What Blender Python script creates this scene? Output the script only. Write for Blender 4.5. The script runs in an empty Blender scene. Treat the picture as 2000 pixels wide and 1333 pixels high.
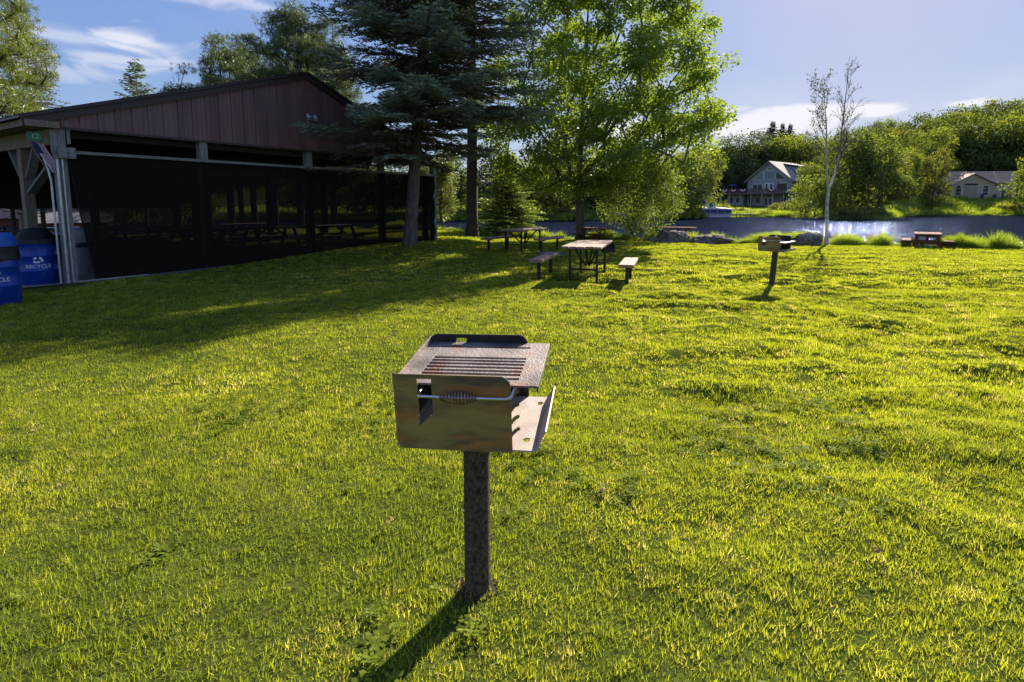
import bpy, bmesh, math, random
import numpy as np
from mathutils import Vector, Matrix, Euler
R = math.radians
PI = math.pi
S = bpy.context.scene
random.seed(5)

# ------------------------------------------------------------------ camera, sky, sun, exposure
EYE = 1.5
camd = bpy.data.cameras.new('camera'); cam = bpy.data.objects.new('camera', camd)
S.collection.objects.link(cam); S.camera = cam
camd.sensor_width = 36; camd.lens = 19.8; camd.shift_y = -0.0679
camd.clip_start = 0.05; camd.clip_end = 4000
cam.location = (0, 0, EYE); cam.rotation_euler = (R(90) - 0.12, 0, 0)

SUN_AZ, SUN_EL = R(32), R(29)
S.view_settings.view_transform = 'Standard'; S.view_settings.look = 'None'
S.view_settings.gamma = 1; S.view_settings.exposure = 1.78
ld = bpy.data.lights.new('sun', 'SUN'); ld.energy = 3.5; ld.angle = R(.55); ld.color = (1, .9, .74)
lo = bpy.data.objects.new('sun', ld); S.collection.objects.link(lo)
sv = Vector((math.sin(SUN_AZ)*math.cos(SUN_EL), math.cos(SUN_AZ)*math.cos(SUN_EL), math.sin(SUN_EL)))
lo.rotation_euler = sv.to_track_quat('Z', 'Y').to_euler(); lo.location = sv*60

W = bpy.data.worlds.new('World'); S.world = W; W.use_nodes = True
SKY_A, SKY_B = .98, .62
def world():
    nt = W.node_tree; nt.nodes.clear(); N = nt.nodes.new; L = nt.links.new
    out = N('ShaderNodeOutputWorld'); bg = N('ShaderNodeBackground')
    sky = N('ShaderNodeTexSky'); sky.sky_type = 'NISHITA'; sky.sun_disc = False
    sky.sun_elevation = SUN_EL; sky.sun_rotation = SUN_AZ; sky.air_density = 1.0; sky.dust_density = .5; sky.ozone_density = 2.2
    tc = N('ShaderNodeTexCoord'); sp = N('ShaderNodeSeparateXYZ'); L(tc.outputs['Generated'], sp.inputs[0])
    def m(op, a, b=None, c=None):
        n = N('ShaderNodeMath'); n.operation = op
        for i, v in enumerate((a, b, c)):
            if v is None: continue
            if isinstance(v, (int, float)): n.inputs[i].default_value = v
            else: L(v, n.inputs[i])
        return n.outputs[0]
    az = m('ARCTAN2', sp.outputs[0], sp.outputs[1]); el = m('ARCSINE', sp.outputs[2])
    cv = N('ShaderNodeCombineXYZ'); L(az, cv.inputs[0]); L(el, cv.inputs[1])
    def noise(sx, sy, scale, det, dist=0, off=0, rot=0):
        mp = N('ShaderNodeMapping'); mp.inputs['Scale'].default_value = (sx, sy, 1); mp.inputs['Location'].default_value = (off, off, off)
        mp.inputs['Rotation'].default_value = (0, 0, rot)
        L(cv.outputs[0], mp.inputs[0]); n = N('ShaderNodeTexNoise'); n.inputs['Scale'].default_value = scale
        n.inputs['Detail'].default_value = det; n.inputs['Distortion'].default_value = dist; L(mp.outputs[0], n.inputs[0]); return n.outputs[0]
    def blob(a0, e0, wa, we):
        da = m('DIVIDE', m('SUBTRACT', az, a0), wa); de = m('DIVIDE', m('SUBTRACT', el, e0), we)
        return m('SUBTRACT', 1.0, m('SQRT', m('ADD', m('MULTIPLY', da, da), m('MULTIPLY', de, de))))
    tot = None
    n1 = noise(1, 3.0, 9, 12, 1.2, 0, .3); n2 = noise(1, 3.5, 7, 7, .3, 4.2)
    for (px, py, wx, wy, nn, k, amp, th) in (
        (190, 88, .13, .026, n1, 4.4, .42, .7), (275, 98, .07, .035, n1, 3.2, .75, .55), (250, 128, .13, .016, n1, 3.0, .5, .5),
        (130, 150, .10, .02, n1, 3.0, .35, .5), (360, 5, .16, .02, n1, 3.0, .5, .5), (505, 28, .05, .02, n1, 3, .5, .5),
        (1430, 262, .14, .03, n2, 3.5, .95, .36), (1545, 240, .17, .034, n2, 3.5, .95, .36), (1680, 222, .10, .022, n2, 3.5, .95, .38),
        (1410, 220, .06, .010, n2, 3.0, .6, .4), (1842, 210, .07, .015, n2, 4, .9, .38), (1980, 240, .1, .02, n2, 3, .6, .4), (1300, 250, .2, .03, n2, 3, .8, .38)):
        a0 = math.atan((px-1000)/1100); e0 = math.atan((398-py)/1100*math.cos(a0))
        v = m('ADD', blob(a0, e0, wx, wy), m('MULTIPLY', m('SUBTRACT', nn, .5), k))
        mr = N('ShaderNodeMapRange'); mr.interpolation_type = 'SMOOTHSTEP'; L(v, mr.inputs[0])
        mr.inputs[1].default_value = .1; mr.inputs[2].default_value = .1+th*1.6; mr.inputs[4].default_value = amp
        tot = mr.outputs[0] if tot is None else m('MAXIMUM', tot, mr.outputs[0])
    veil = noise(1, 2.5, 2.2, 8, 1.0, 1.7, .3)
    mr = N('ShaderNodeMapRange'); L(veil, mr.inputs[0]); mr.inputs[1].default_value = .45; mr.inputs[2].default_value = .8; mr.inputs[4].default_value = .25
    tot = m('MAXIMUM', tot, mr.outputs[0])
    mx = N('ShaderNodeMix'); mx.data_type = 'RGBA'; L(tot, mx.inputs[0])
    # tone: keep the glow near the sun from running away
    sc = N('ShaderNodeSeparateColor'); L(sky.outputs[0], sc.inputs[0]); lum = m('MAXIMUM', sc.outputs[0], m('MAXIMUM', sc.outputs[1], sc.outputs[2]))
    fac = m('DIVIDE', SKY_A, m('ADD', 1.0, m('MULTIPLY', lum, SKY_B)))
    vs = N('ShaderNodeVectorMath'); vs.operation = 'SCALE'; L(sky.outputs[0], vs.inputs[0]); L(fac, vs.inputs['Scale'])
    tint = N('ShaderNodeMix'); tint.data_type = 'RGBA'; tint.blend_type = 'MULTIPLY'; tint.inputs[0].default_value = 1
    L(vs.outputs[0], tint.inputs[6]); tint.inputs[7].default_value = (.93, .95, 1.18, 1)
    L(tint.outputs[2], mx.inputs[6]); mx.inputs[7].default_value = (1.85, 1.82, 1.95, 1)
    L(mx.outputs[2], bg.inputs[0]); bg.inputs[1].default_value = .15
    L(bg.outputs[0], out.inputs[0])
world()

# ------------------------------------------------------------------ helpers
def gp(px, d): return (px-1000)/1100*d            # x of a thing seen at column px at distance d
def gd(py, z=0): return 1100*(EYE-z)/(py-398)     # distance of ground seen at row py
def hz(py, d): return EYE-(py-398)*d/1100         # height of something seen at row py at distance d

def rnd(s): return np.random.default_rng(s)
_T = rnd(99).random((256, 256))
def vn(x, y, sc, seed=0):
    x = np.asarray(x, float)/sc+seed*17.3+1000; y = np.asarray(y, float)/sc+seed*31.7+1000
    i = np.floor(x).astype(int); j = np.floor(y).astype(int); u = x-i; v = y-j
    u = u*u*(3-2*u); v = v*v*(3-2*v); i &= 255; j &= 255; i1 = (i+1) & 255; j1 = (j+1) & 255
    return (_T[i, j]*(1-u)+_T[i1, j]*u)*(1-v)+(_T[i, j1]*(1-u)+_T[i1, j1]*u)*v
def ss(a, b, x):
    t = np.clip((x-a)/(b-a), 0, 1); return t*t*(3-2*t)

def nodes(name):
    m = bpy.data.materials.new(name); m.use_nodes = True; nt = m.node_tree
    return m, nt, nt.nodes['Principled BSDF']
def M(name, c1, c2=None, scale=6, rough=.7, metal=0, bump=0, bscale=40, stretch=(1, 1, 1), detail=6, lo=.35, hi=.65, c3=None, s3=2.0, lo3=.55, hi3=.7, spec=.4, rvar=0):
    m, nt, b = nodes(name); N = nt.nodes.new; L = nt.links.new
    tc = N('ShaderNodeTexCoord'); mp = N('ShaderNodeMapping'); mp.inputs['Scale'].default_value = stretch; L(tc.outputs['Object'], mp.inputs[0])
    b.inputs['Roughness'].default_value = rough; b.inputs['Metallic'].default_value = metal; b.inputs['Specular IOR Level'].default_value = spec
    c2 = c2 or tuple(x*.75 for x in c1)
    n = N('ShaderNodeTexNoise'); n.inputs['Scale'].default_value = scale; n.inputs['Detail'].default_value = detail; L(mp.outputs[0], n.inputs[0])
    r = N('ShaderNodeMapRange'); r.inputs[1].default_value = lo; r.inputs[2].default_value = hi; L(n.outputs[0], r.inputs[0])
    x = N('ShaderNodeMix'); x.data_type = 'RGBA'; x.inputs[6].default_value = (*c1, 1); x.inputs[7].default_value = (*c2, 1); L(r.outputs[0], x.inputs[0])
    col = x.outputs[2]
    if c3:
        n3 = N('ShaderNodeTexNoise'); n3.inputs['Scale'].default_value = s3; n3.inputs['Detail'].default_value = 8; L(mp.outputs[0], n3.inputs[0])
        r3 = N('ShaderNodeMapRange'); r3.inputs[1].default_value = lo3; r3.inputs[2].default_value = hi3; L(n3.outputs[0], r3.inputs[0])
        x3 = N('ShaderNodeMix'); x3.data_type = 'RGBA'; x3.inputs[7].default_value = (*c3, 1); L(col, x3.inputs[6]); L(r3.outputs[0], x3.inputs[0]); col = x3.outputs[2]
    L(col, b.inputs['Base Color'])
    if rvar:
        rr = N('ShaderNodeMapRange'); rr.inputs[3].default_value = rough-rvar; rr.inputs[4].default_value = rough+rvar; L(n.outputs[0], rr.inputs[0]); L(rr.outputs[0], b.inputs['Roughness'])
    if bump:
        nb = N('ShaderNodeTexNoise'); nb.inputs['Scale'].default_value = bscale; nb.inputs['Detail'].default_value = 5; L(mp.outputs[0], nb.inputs[0])
        bp = N('ShaderNodeBump'); bp.inputs['Strength'].default_value = bump; bp.inputs['Distance'].default_value = .02; L(nb.outputs[0], bp.inputs['Height']); L(bp.outputs[0], b.inputs['Normal'])
    return m
def leafmat(name, c1, c2, c3=None, trans=.45, gloss=.06, inst=False, pos=0):
    """thin leaf: diffuse + translucent, colour varied by an attribute stored per face or per instance"""
    m = bpy.data.materials.new(name); m.use_nodes = True; nt = m.node_tree; nt.nodes.clear(); N = nt.nodes.new; L = nt.links.new
    out = N('ShaderNodeOutputMaterial'); a = N('ShaderNodeAttribute'); a.attribute_name = 'tint'
    if inst: a.attribute_type = 'INSTANCER'
    cr = N('ShaderNodeValToRGB'); e = cr.color_ramp.elements; e[0].color = (*c1, 1); e[1].color = (*c2, 1); e[1].position = .8 if c3 else 1
    if c3: k = e.new(1.0); k.color = (*c3, 1)
    L(a.outputs['Fac'], cr.inputs[0]); col = cr.outputs[0]
    if inst:
        a2 = N('ShaderNodeAttribute'); a2.attribute_name = 'tint'
        hs = N('ShaderNodeMix'); hs.data_type = 'RGBA'; hs.blend_type = 'MULTIPLY'; hs.inputs[0].default_value = 1
        v = N('ShaderNodeMapRange'); v.inputs[3].default_value = .5; v.inputs[4].default_value = 1.5; L(a2.outputs['Fac'], v.inputs[0])
        L(col, hs.inputs[6]); cb = N('ShaderNodeCombineXYZ')
        for i in range(3): L(v.outputs[0], cb.inputs[i])
        L(cb.outputs[0], hs.inputs[7]); col = hs.outputs[2]
    d = N('ShaderNodeBsdfDiffuse'); t = N('ShaderNodeBsdfTranslucent'); g = N('ShaderNodeBsdfGlossy'); g.inputs['Roughness'].default_value = .45
    g.inputs['Color'].default_value = (.9, .95, 1, 1)
    tm = N('ShaderNodeMix'); tm.data_type = 'RGBA'; tm.blend_type = 'MULTIPLY'; tm.inputs[0].default_value = 1; L(col, tm.inputs[6]); tm.inputs[7].default_value = (1.5, 1.45, .6, 1)
    L(col, d.inputs[0]); L(tm.outputs[2], t.inputs[0])
    x = N('ShaderNodeMixShader'); x.inputs[0].default_value = trans; L(d.outputs[0], x.inputs[1]); L(t.outputs[0], x.inputs[2])
    y = N('ShaderNodeMixShader'); y.inputs[0].default_value = gloss; L(x.outputs[0], y.inputs[1]); L(g.outputs[0], y.inputs[2]); L(y.outputs[0], out.inputs[0])
    return m

def link(o, parent=None):
    S.collection.objects.link(o)
    if parent: o.parent = parent
    return o
def tag(o, label=None, cat=None, group=None, kind=None):
    if label: o['label'] = label
    if cat: o['category'] = cat
    if group: o['group'] = group
    if kind: o['kind'] = kind
    return o
def empty(name, loc=(0, 0, 0), rz=0, rot=None, parent=None):
    o = bpy.data.objects.new(name, None); o.location = loc; o.rotation_euler = rot if rot else (0, 0, rz); o.empty_display_size = .2
    return link(o, parent)
def kids(o): return [c for c in S.objects if c.parent == o]
def copy_tree(o, parent=None):
    c = o.copy(); link(c, parent)
    for ch in kids(o): copy_tree(ch, c)
    return c

def at(px, py, z=0):
    d = gd(py, z)
    for _ in range(6): d = gd(py, min(float(height(gp(px, d), d)), .4) if d < 26 else z)
    return gp(px, d), d
class MB:
    def __init__(s): s.v = []; s.f = []; s.mi = []
    def add(s, vs, fs, mi=0):
        b = len(s.v); s.v += [tuple(v) for v in vs]; s.f += [tuple(i+b for i in f) for f in fs]; s.mi += [mi]*len(fs); return s
    def box(s, c, d, rot=None, mi=0, taper=1):
        vs = []
        for z in (-.5, .5):
            k = taper if z > 0 else 1
            for x, y in ((-.5, -.5), (.5, -.5), (.5, .5), (-.5, .5)):
                v = Vector((x*d[0]*k, y*d[1]*k, z*d[2]))
                if rot is not None: v = rot @ v
                vs.append(v+Vector(c))
        return s.add(vs, [(3, 2, 1, 0), (4, 5, 6, 7), (0, 1, 5, 4), (1, 2, 6, 5), (2, 3, 7, 6), (3, 0, 4, 7)], mi)
    def bar(s, a, b, w, h, mi=0, up=(0, 0, 1)):
        a = Vector(a); b = Vector(b); d = b-a; L_ = d.length; z = d.normalized(); u = Vector(up)
        if abs(z.dot(u)) > .98: u = Vector((0, 1, 0))
        x = u.cross(z).normalized(); y = z.cross(x)
        return s.box((a+b)/2, (w, h, L_), Matrix((x, y, z)).transposed(), mi)
    def tube(s, path, r, n=8, cap=True, mi=0, closed=False):
        P = [Vector(p) for p in path]; m = len(P)
        rr = r if isinstance(r, (list, tuple, np.ndarray)) else [r]*m
        vs = []; prev = None
        for i, p in enumerate(P):
            if closed: t = (P[(i+1) % m]-P[i-1]).normalized()
            else: t = (P[min(i+1, m-1)]-P[max(i-1, 0)]).normalized()
            if prev is None:
                u = Vector((0, 0, 1)) if abs(t.z) < .9 else Vector((1, 0, 0)); x = u.cross(t).normalized()
            else:
                x = (prev-t*prev.dot(t)).normalized()
            prev = x; y = t.cross(x)
            for k in range(n):
                a = 2*PI*k/n; vs.append(p+(x*math.cos(a)+y*math.sin(a))*rr[i])
        fs = []
        for i in range(m if closed else m-1):
            j = (i+1) % m
            for k in range(n): fs.append((i*n+k, i*n+(k+1) % n, j*n+(k+1) % n, j*n+k))
        if cap and not closed: fs += [tuple(range(n))[::-1], tuple((m-1)*n+k for k in range(n))]
        return s.add(vs, fs, mi)
    def lathe(s, prof, n=32, c=(0, 0, 0), mi=0):
        vs = []
        for (r, z) in prof:
            for k in range(n): a = 2*PI*k/n; vs.append((c[0]+r*math.cos(a), c[1]+r*math.sin(a), c[2]+z))
        fs = [(i*n+k, i*n+(k+1) % n, (i+1)*n+(k+1) % n, (i+1)*n+k) for i in range(len(prof)-1) for k in range(n)]
        return s.add(vs, fs, mi)
    def prism(s, poly, h0, h1, ax='z', mi=0):
        """extrude a 2D polygon; ax names the extrusion axis"""
        def P(a, b, h): return {'z': (a, b, h), 'y': (a, h, b), 'x': (h, a, b)}[ax]
        n = len(poly); vs = [P(a, b, h0) for a, b in poly]+[P(a, b, h1) for a, b in poly]
        fs = [tuple(range(n))[::-1], tuple(range(n, 2*n))]+[(i, (i+1) % n, n+(i+1) % n, n+i) for i in range(n)]
        return s.add(vs, fs, mi)
    def build(s, name, mats, parent=None, bevel=0, smooth=False, loc=None, fix=True):
        me = bpy.data.meshes.new(name); me.from_pydata(s.v, [], s.f)
        mats = mats if isinstance(mats, (list, tuple)) else [mats]
        for m in mats: me.materials.append(m)
        if len(mats) > 1: me.polygons.foreach_set('material_index', s.mi)
        if fix:
            bm = bmesh.new(); bm.from_mesh(me); bmesh.ops.recalc_face_normals(bm, faces=bm.faces); bm.to_mesh(me); bm.free()
        if smooth: me.polygons.foreach_set('use_smooth', [True]*len(me.polygons))
        o = bpy.data.objects.new(name, me)
        if loc: o.location = loc
        link(o, parent)
        if bevel:
            b = o.modifiers.new('bevel', 'BEVEL'); b.width = bevel; b.segments = 2; b.limit_method = 'ANGLE'; b.angle_limit = R(40)
        if smooth:
            try: me.set_sharp_from_angle(angle=R(45))
            except Exception: pass
        return o
def bigmesh(name, V, F, mats, tint=None, mi=None, smooth=False):
    """V (n,3); F (m,k) with equal k"""
    V = np.asarray(V, np.float32); F = np.asarray(F, np.int32); k = F.shape[1]
    me = bpy.data.meshes.new(name); me.vertices.add(len(V)); me.vertices.foreach_set('co', V.ravel())
    me.loops.add(F.size); me.loops.foreach_set('vertex_index', F.ravel())
    me.polygons.add(len(F)); me.polygons.foreach_set('loop_start', np.arange(0, F.size, k, dtype=np.int32))
    try: me.polygons.foreach_set('loop_total', np.full(len(F), k, np.int32))
    except Exception: pass
    for m in (mats if isinstance(mats, (list, tuple)) else [mats]): me.materials.append(m)
    if mi is not None: me.polygons.foreach_set('material_index', np.asarray(mi, np.int32))
    if smooth: me.polygons.foreach_set('use_smooth', np.ones(len(F), bool))
    me.update(calc_edges=True)
    if tint is not None:
        a = me.attributes.new('tint', 'FLOAT', 'FACE'); a.data.foreach_set('value', np.asarray(tint, np.float32))
    return me
def text_mesh(s, size, depth=.002):
    c = bpy.data.curves.new('lettering', 'FONT'); c.body = s; c.size = size; c.extrude = depth; c.align_x = 'CENTER'; c.align_y = 'CENTER'; c.resolution_u = 3
    o = bpy.data.objects.new('lettering', c); S.collection.objects.link(o); bpy.context.view_layer.update()
    me = bpy.data.meshes.new_from_object(o.evaluated_get(bpy.context.evaluated_depsgraph_get()))
    bpy.data.objects.remove(o); return me

# ------------------------------------------------------------------ terrain
DA = np.array([-1.6, -1.0, -.8, -.66, -.4, -.1, .18, .27, .32, .36, .4, .55, .565, .66, .68, .72, 1.0, 1.6])
DD = np.array([30., 30., 33., 70., 76., 74., 74., 80., 84., 91., 92., 91., 80., 78., 90., 104., 106., 110.])
def edge(x): return 25.1-.36*np.clip(x, -8, 30)
def height(x, y):
    x = np.asarray(x, float); y = np.asarray(y, float)
    yy = np.maximum(y, 1.); a = np.clip(x/yy, -1.6, 1.6); s = y-edge(x)
    r = np.hypot(x, y)
    und = (vn(x, y, 2.3, 1)-.5)*.07+(vn(x*.7, y, .75, 2)-.5)*.05*ss(-1, 3, x+y*.15)+(ss(.35, .75, vn(x*.45, y, .42, 3)*.7+vn(x*.6, y, .21, 6)*.3)-.5)*.10*ss(-.8, 2.2, x)*ss(2, 4, y)*(.45+.55*ss(.35, .6, vn(x, y, 2.2, 19)))+(vn(x, y, .3, 4)-.5)*.025+(ss(.5, .8, vn(x*.6, y, .24, 23))-.3)*.03*ss(-.5, 1.5, x-.05*y)*ss(1.5, 3, y)
    near = und*(1-.6*ss(12, 22, r))+.27*ss(-.3, -3.2, x)*ss(11.5, 17, y)
    h = near-1.7*ss(0, 2.2, s+.5*(vn(x, y, 1.6, 7)-.5))
    D = np.interp(a, DA, DD)+2.0*(vn(x, y, 5, 8)-.5)
    t = y-D
    h2 = .91+(2.35-.91)*ss(.6, .75, a)-.3*ss(.3, 0, a)
    rise = 37-23*ss(.62, .75, a)
    far = -1.7+1.25*ss(-3, 1.0, t)+(h2+.45)*ss(1.0, rise, t)
    far = far+(4+13*ss(.25, .8, a)+5*ss(.1, -.3, a))*ss(50, 130, t)+(vn(x, y, 6, 9)-.5)*.4*ss(0, 8, t)
    h = np.where(t > -3.2, np.maximum(h, far), h)
    # land to the left of the lake, behind the pavilion
    lf = ss(-.62, -.8, a)*ss(22, 26, y)
    land = -2.3*ss(20, 50, y)+(vn(x, y, 9, 3)-.5)*.3
    h = np.where(y > 10, h*(1-lf)+land*lf, h)
    return h

def ground():
    az = np.concatenate([np.linspace(-180, -52, 44)[:-1], np.linspace(-52, 52, 700), np.linspace(52, 180, 44)[1:]])
    rr = np.concatenate([[0.0], np.geomspace(.5, 1500, 520)])
    A, Rr = np.meshgrid(np.radians(az), rr); X = Rr*np.sin(A); Y = Rr*np.cos(A); Z = height(X, Y)
    # blend beyond the hills so that the horizon stays closed
    V = np.stack([X, Y, Z], -1).reshape(-1, 3); n = len(az); m = len(rr)
    i, j = np.meshgrid(np.arange(m-1), np.arange(n-1), indexing='ij'); q = i*n+j
    F = np.stack([q, q+1, q+n+1, q+n], -1).reshape(-1, 4)
    m1, nt, b = nodes('ground_turf'); N = nt.nodes.new; L = nt.links.new
    tc = N('ShaderNodeTexCoord')
    def noise(sc, det=6):
        nn = N('ShaderNodeTexNoise'); nn.inputs['Scale'].default_value = sc; nn.inputs['Detail'].default_value = det; L(tc.outputs['Object'], nn.inputs[0]); return nn.outputs[0]
    def mixc(f, a, c, lo=.4, hi=.6):
        mr = N('ShaderNodeMapRange'); mr.inputs[1].default_value = lo; mr.inputs[2].default_value = hi; L(f, mr.inputs[0])
        x = N('ShaderNodeMix'); x.data_type = 'RGBA'; L(mr.outputs[0], x.inputs[0])
        for k, v in ((6, a), (7, c)):
            if isinstance(v, tuple): x.inputs[k].default_value = (*v, 1)
            else: L(v, x.inputs[k])
        return x.outputs[2]
    g = mixc(noise(3), (.055, .075, .014), (.085, .105, .018))
    g = mixc(noise(60, 3), g, (.04, .04, .016), .5, .7)
    g = mixc(noise(.9), g, (.13, .12, .035), .58, .75)
    L(g, b.inputs['Base Color']); b.inputs['Roughness'].default_value = 1; b.inputs['Specular IOR Level'].default_value = 0
    bp = N('ShaderNodeBump'); bp.inputs['Strength'].default_value = .5; bp.inputs['Distance'].default_value = .03; L(noise(45, 4), bp.inputs['Height']); L(bp.outputs[0], b.inputs['Normal'])
    o = bpy.data.objects.new('ground', bigmesh('ground', V, F, m1, smooth=True)); link(o); tag(o, kind='structure')
ground()
def water():
    m, nt, b = nodes('lake_water'); N = nt.nodes.new; L = nt.links.new
    b.inputs['Base Color'].default_value = (.022, .034, .062, 1); b.inputs['Roughness'].default_value = .05; b.inputs['IOR'].default_value = 1.33
    b.inputs['Specular IOR Level'].default_value = .5
    tc = N('ShaderNodeTexCoord'); mp = N('ShaderNodeMapping'); mp.inputs['Scale'].default_value = (.7, 1.3, 1); mp.inputs['Rotation'].default_value = (0, 0, .3); L(tc.outputs['Object'], mp.inputs[0])
    h = None
    for sc, w in ((.9, 1.), (3.1, .5), (8, .25)):
        n = N('ShaderNodeTexNoise'); n.inputs['Scale'].default_value = sc; n.inputs['Detail'].default_value = 4; n.inputs['Distortion'].default_value = .6; L(mp.outputs[0], n.inputs[0])
        k = N('ShaderNodeMath'); k.operation = 'MULTIPLY_ADD'; k.inputs[1].default_value = w; L(n.outputs[0], k.inputs[0])
        if h: L(h, k.inputs[2])
        else: k.inputs[2].default_value = 0
        h = k.outputs[0]
    bp = N('ShaderNodeBump'); bp.inputs['Strength'].default_value = 1; bp.inputs['Distance'].default_value = .1; L(h, bp.inputs['Height']); L(bp.outputs[0], b.inputs['Normal'])
    df = N('ShaderNodeBsdfDiffuse'); df.inputs[0].default_value = (.013, .018, .036, 1); mx = N('ShaderNodeMixShader'); mx.inputs[0].default_value = .085
    # ripple sheen painted by noise: patches mirror more sky, apart from the bump waves
    n = N('ShaderNodeTexNoise'); n.inputs['Scale'].default_value = 1.6; n.inputs['Detail'].default_value = 7; n.inputs['Roughness'].default_value = .65
    m2 = N('ShaderNodeMapping'); m2.inputs['Scale'].default_value = (.45, .9, 1); m2.inputs['Rotation'].default_value = (0, 0, .12); L(tc.outputs['Object'], m2.inputs[0]); L(m2.outputs[0], n.inputs[0])
    fr = N('ShaderNodeMapRange'); fr.inputs[1].default_value = .46; fr.inputs[2].default_value = .66; fr.inputs[3].default_value = .3; fr.inputs[4].default_value = .95
    L(n.outputs[0], fr.inputs[0]); L(fr.outputs[0], mx.inputs[0])
    gl = N('ShaderNodeBsdfGlossy'); gl.inputs['Color'].default_value = (.12, .155, .26, 1); gl.inputs['Roughness'].default_value = .05; L(bp.outputs[0], gl.inputs['Normal'])
    L(df.outputs[0], mx.inputs[1]); L(gl.outputs[0], mx.inputs[2]); L(mx.outputs[0], nt.nodes['Material Output'].inputs[0])
    mb = MB(); mb.add([(-55, 20, -.66), (190, 8, -.66), (190, 125, -.66), (-55, 125, -.66)], [(0, 1, 2, 3)])
    o = mb.build('lake_water', m); tag(o, kind='structure')
water()

# ------------------------------------------------------------------ scattered grass (stuff)
def clump(name, n, rad, h, w, seed, mat, lean=.5, curve=.5, broad=0, seedhead=False):
    r = rnd(seed); a = r.random(n)*2*PI; q = np.sqrt(r.random(n))*rad
    bx, by = q*np.cos(a), q*np.sin(a); az = r.random(n)*2*PI; ln = (r.random(n)**1.3)*lean; hh = h*(.55+.6*r.random(n)); ww = w*(.7+.6*r.random(n))
    dx, dy = np.cos(az), np.sin(az); fz = r.random(n)*2*PI; px, py = np.cos(fz), np.sin(fz)
    V = np.zeros((n, 6, 3)); z0 = -.02
    for k, (t, wk) in enumerate(((0, 1), (.55, .9), (1, .12))):
        off = hh*(ln*t+curve*ln*t*t); zz = z0+hh*t*(1-.35*ln*t)
        for s_, sg in enumerate((-1, 1)):
            V[:, k*2+s_, 0] = bx+dx*off+sg*px*ww*wk/2; V[:, k*2+s_, 1] = by+dy*off+sg*py*ww*wk/2; V[:, k*2+s_, 2] = zz
    F = np.array([[0, 1, 3, 2], [2, 3, 5, 4]])[None]+np.arange(n)[:, None, None]*6
    tint = np.repeat(r.random(n), 2); V = V.reshape(-1, 3); F = F.reshape(-1, 4)
    if broad:   # clover leaves: small tilted diamonds on top
        c = r.random((broad, 2))*2-1; c *= rad; zc = h*(.35+.45*r.random(broad)); vs = []; fs = []
        for i in range(broad):
            for k in range(3):
                a0 = k*2.094+r.random()*.4; s_ = .011+r.random()*.006; b0 = len(V)+len(vs)
                d1 = np.array([math.cos(a0), math.sin(a0), .25]); d2 = np.array([-math.sin(a0), math.cos(a0), 0]); p = np.array([c[i, 0], c[i, 1], zc[i]])
                vs += [p, p+d1*s_+d2*s_*.6, p+d1*s_*1.7, p+d1*s_-d2*s_*.6]; fs.append([b0, b0+1, b0+2, b0+3])
        V = np.concatenate([V, np.array(vs)]); F = np.concatenate([F, np.array(fs)]); tint = np.concatenate([tint, r.random(len(fs))*.5])
    me = bigmesh(name, V, F, mat, tint); return bpy.data.objects.new(name, me)
def scatter(name, x, y, scl, tint, protos, zoff=0, seed=0, tilt=.15, zs=None, pick=None):
    r = rnd(seed); n = len(x); z = height(x, y)+zoff
    me = bpy.data.meshes.new(name); me.vertices.add(n); me.vertices.foreach_set('co', np.stack([x, y, z], -1).astype(np.float32).ravel())
    rot = np.stack([(r.random(n)-.5)*tilt*2, (r.random(n)-.5)*tilt*2, r.random(n)*2*PI], -1)
    zs = scl if zs is None else zs
    for nm, ty, dat, key in (('rot', 'FLOAT_VECTOR', rot, 'vector'), ('scl', 'FLOAT_VECTOR', np.stack([scl, scl, zs], -1), 'vector'), ('tint', 'FLOAT', tint, 'value'),
                             ('pick', 'INT', (r.integers(0, len(protos), n) if pick is None else pick), 'value')):
        a = me.attributes.new(nm, ty, 'POINT'); a.data.foreach_set(key, np.asarray(dat, np.int32 if ty == 'INT' else np.float32).ravel())
    o = bpy.data.objects.new(name, me); link(o)
    col = bpy.data.collections.new(name+'_blades')
    for i, p in enumerate(protos): p.name = '%s_%02d' % (name, i); col.objects.link(p)
    g = bpy.data.node_groups.new(name, 'GeometryNodeTree'); N = g.nodes.new; L = g.links.new
    g.interface.new_socket('Geometry', in_out='INPUT', socket_type='NodeSocketGeometry'); g.interface.new_socket('Geometry', in_out='OUTPUT', socket_type='NodeSocketGeometry')
    gi = N('NodeGroupInput'); go = N('NodeGroupOutput'); ip = N('GeometryNodeInstanceOnPoints'); ci = N('GeometryNodeCollectionInfo')
    ci.inputs['Collection'].default_value = col; ci.inputs['Separate Children'].default_value = True; ci.inputs['Reset Children'].default_value = True
    def at(nm, ty):
        a = N('GeometryNodeInputNamedAttribute'); a.data_type = ty; a.inputs[0].default_value = nm; return [q for q in a.outputs if q.enabled][0]
    L(gi.outputs[0], ip.inputs['Points']); L(ci.outputs[0], ip.inputs['Instance']); ip.inputs['Pick Instance'].default_value = True
    L(at('pick', 'INT'), ip.inputs['Instance Index'])
    er = N('FunctionNodeEulerToRotation'); L(at('rot', 'FLOAT_VECTOR'), er.inputs[0]); L(er.outputs[0], ip.inputs['Rotation'])
    L(at('scl', 'FLOAT_VECTOR'), ip.inputs['Scale']); L(ip.outputs[0], go.inputs[0])
    md = o.modifiers.new('grass', 'NODES'); md.node_group = g
    return o
PC = np.array([-8.36, 10.5]); PG = np.array([.537, .8436]); PS = np.array([-.8436, .537])   # pavilion corner and directions
def in_pav(x, y, m=.0):
    u = (x-PC[0])*PG[0]+(y-PC[1])*PG[1]; v = (x-PC[0])*PS[0]+(y-PC[1])*PS[1]
    return (u > -.1-m) & (u < 10.8+m) & (v > -.12-m) & (v < 17)
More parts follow.
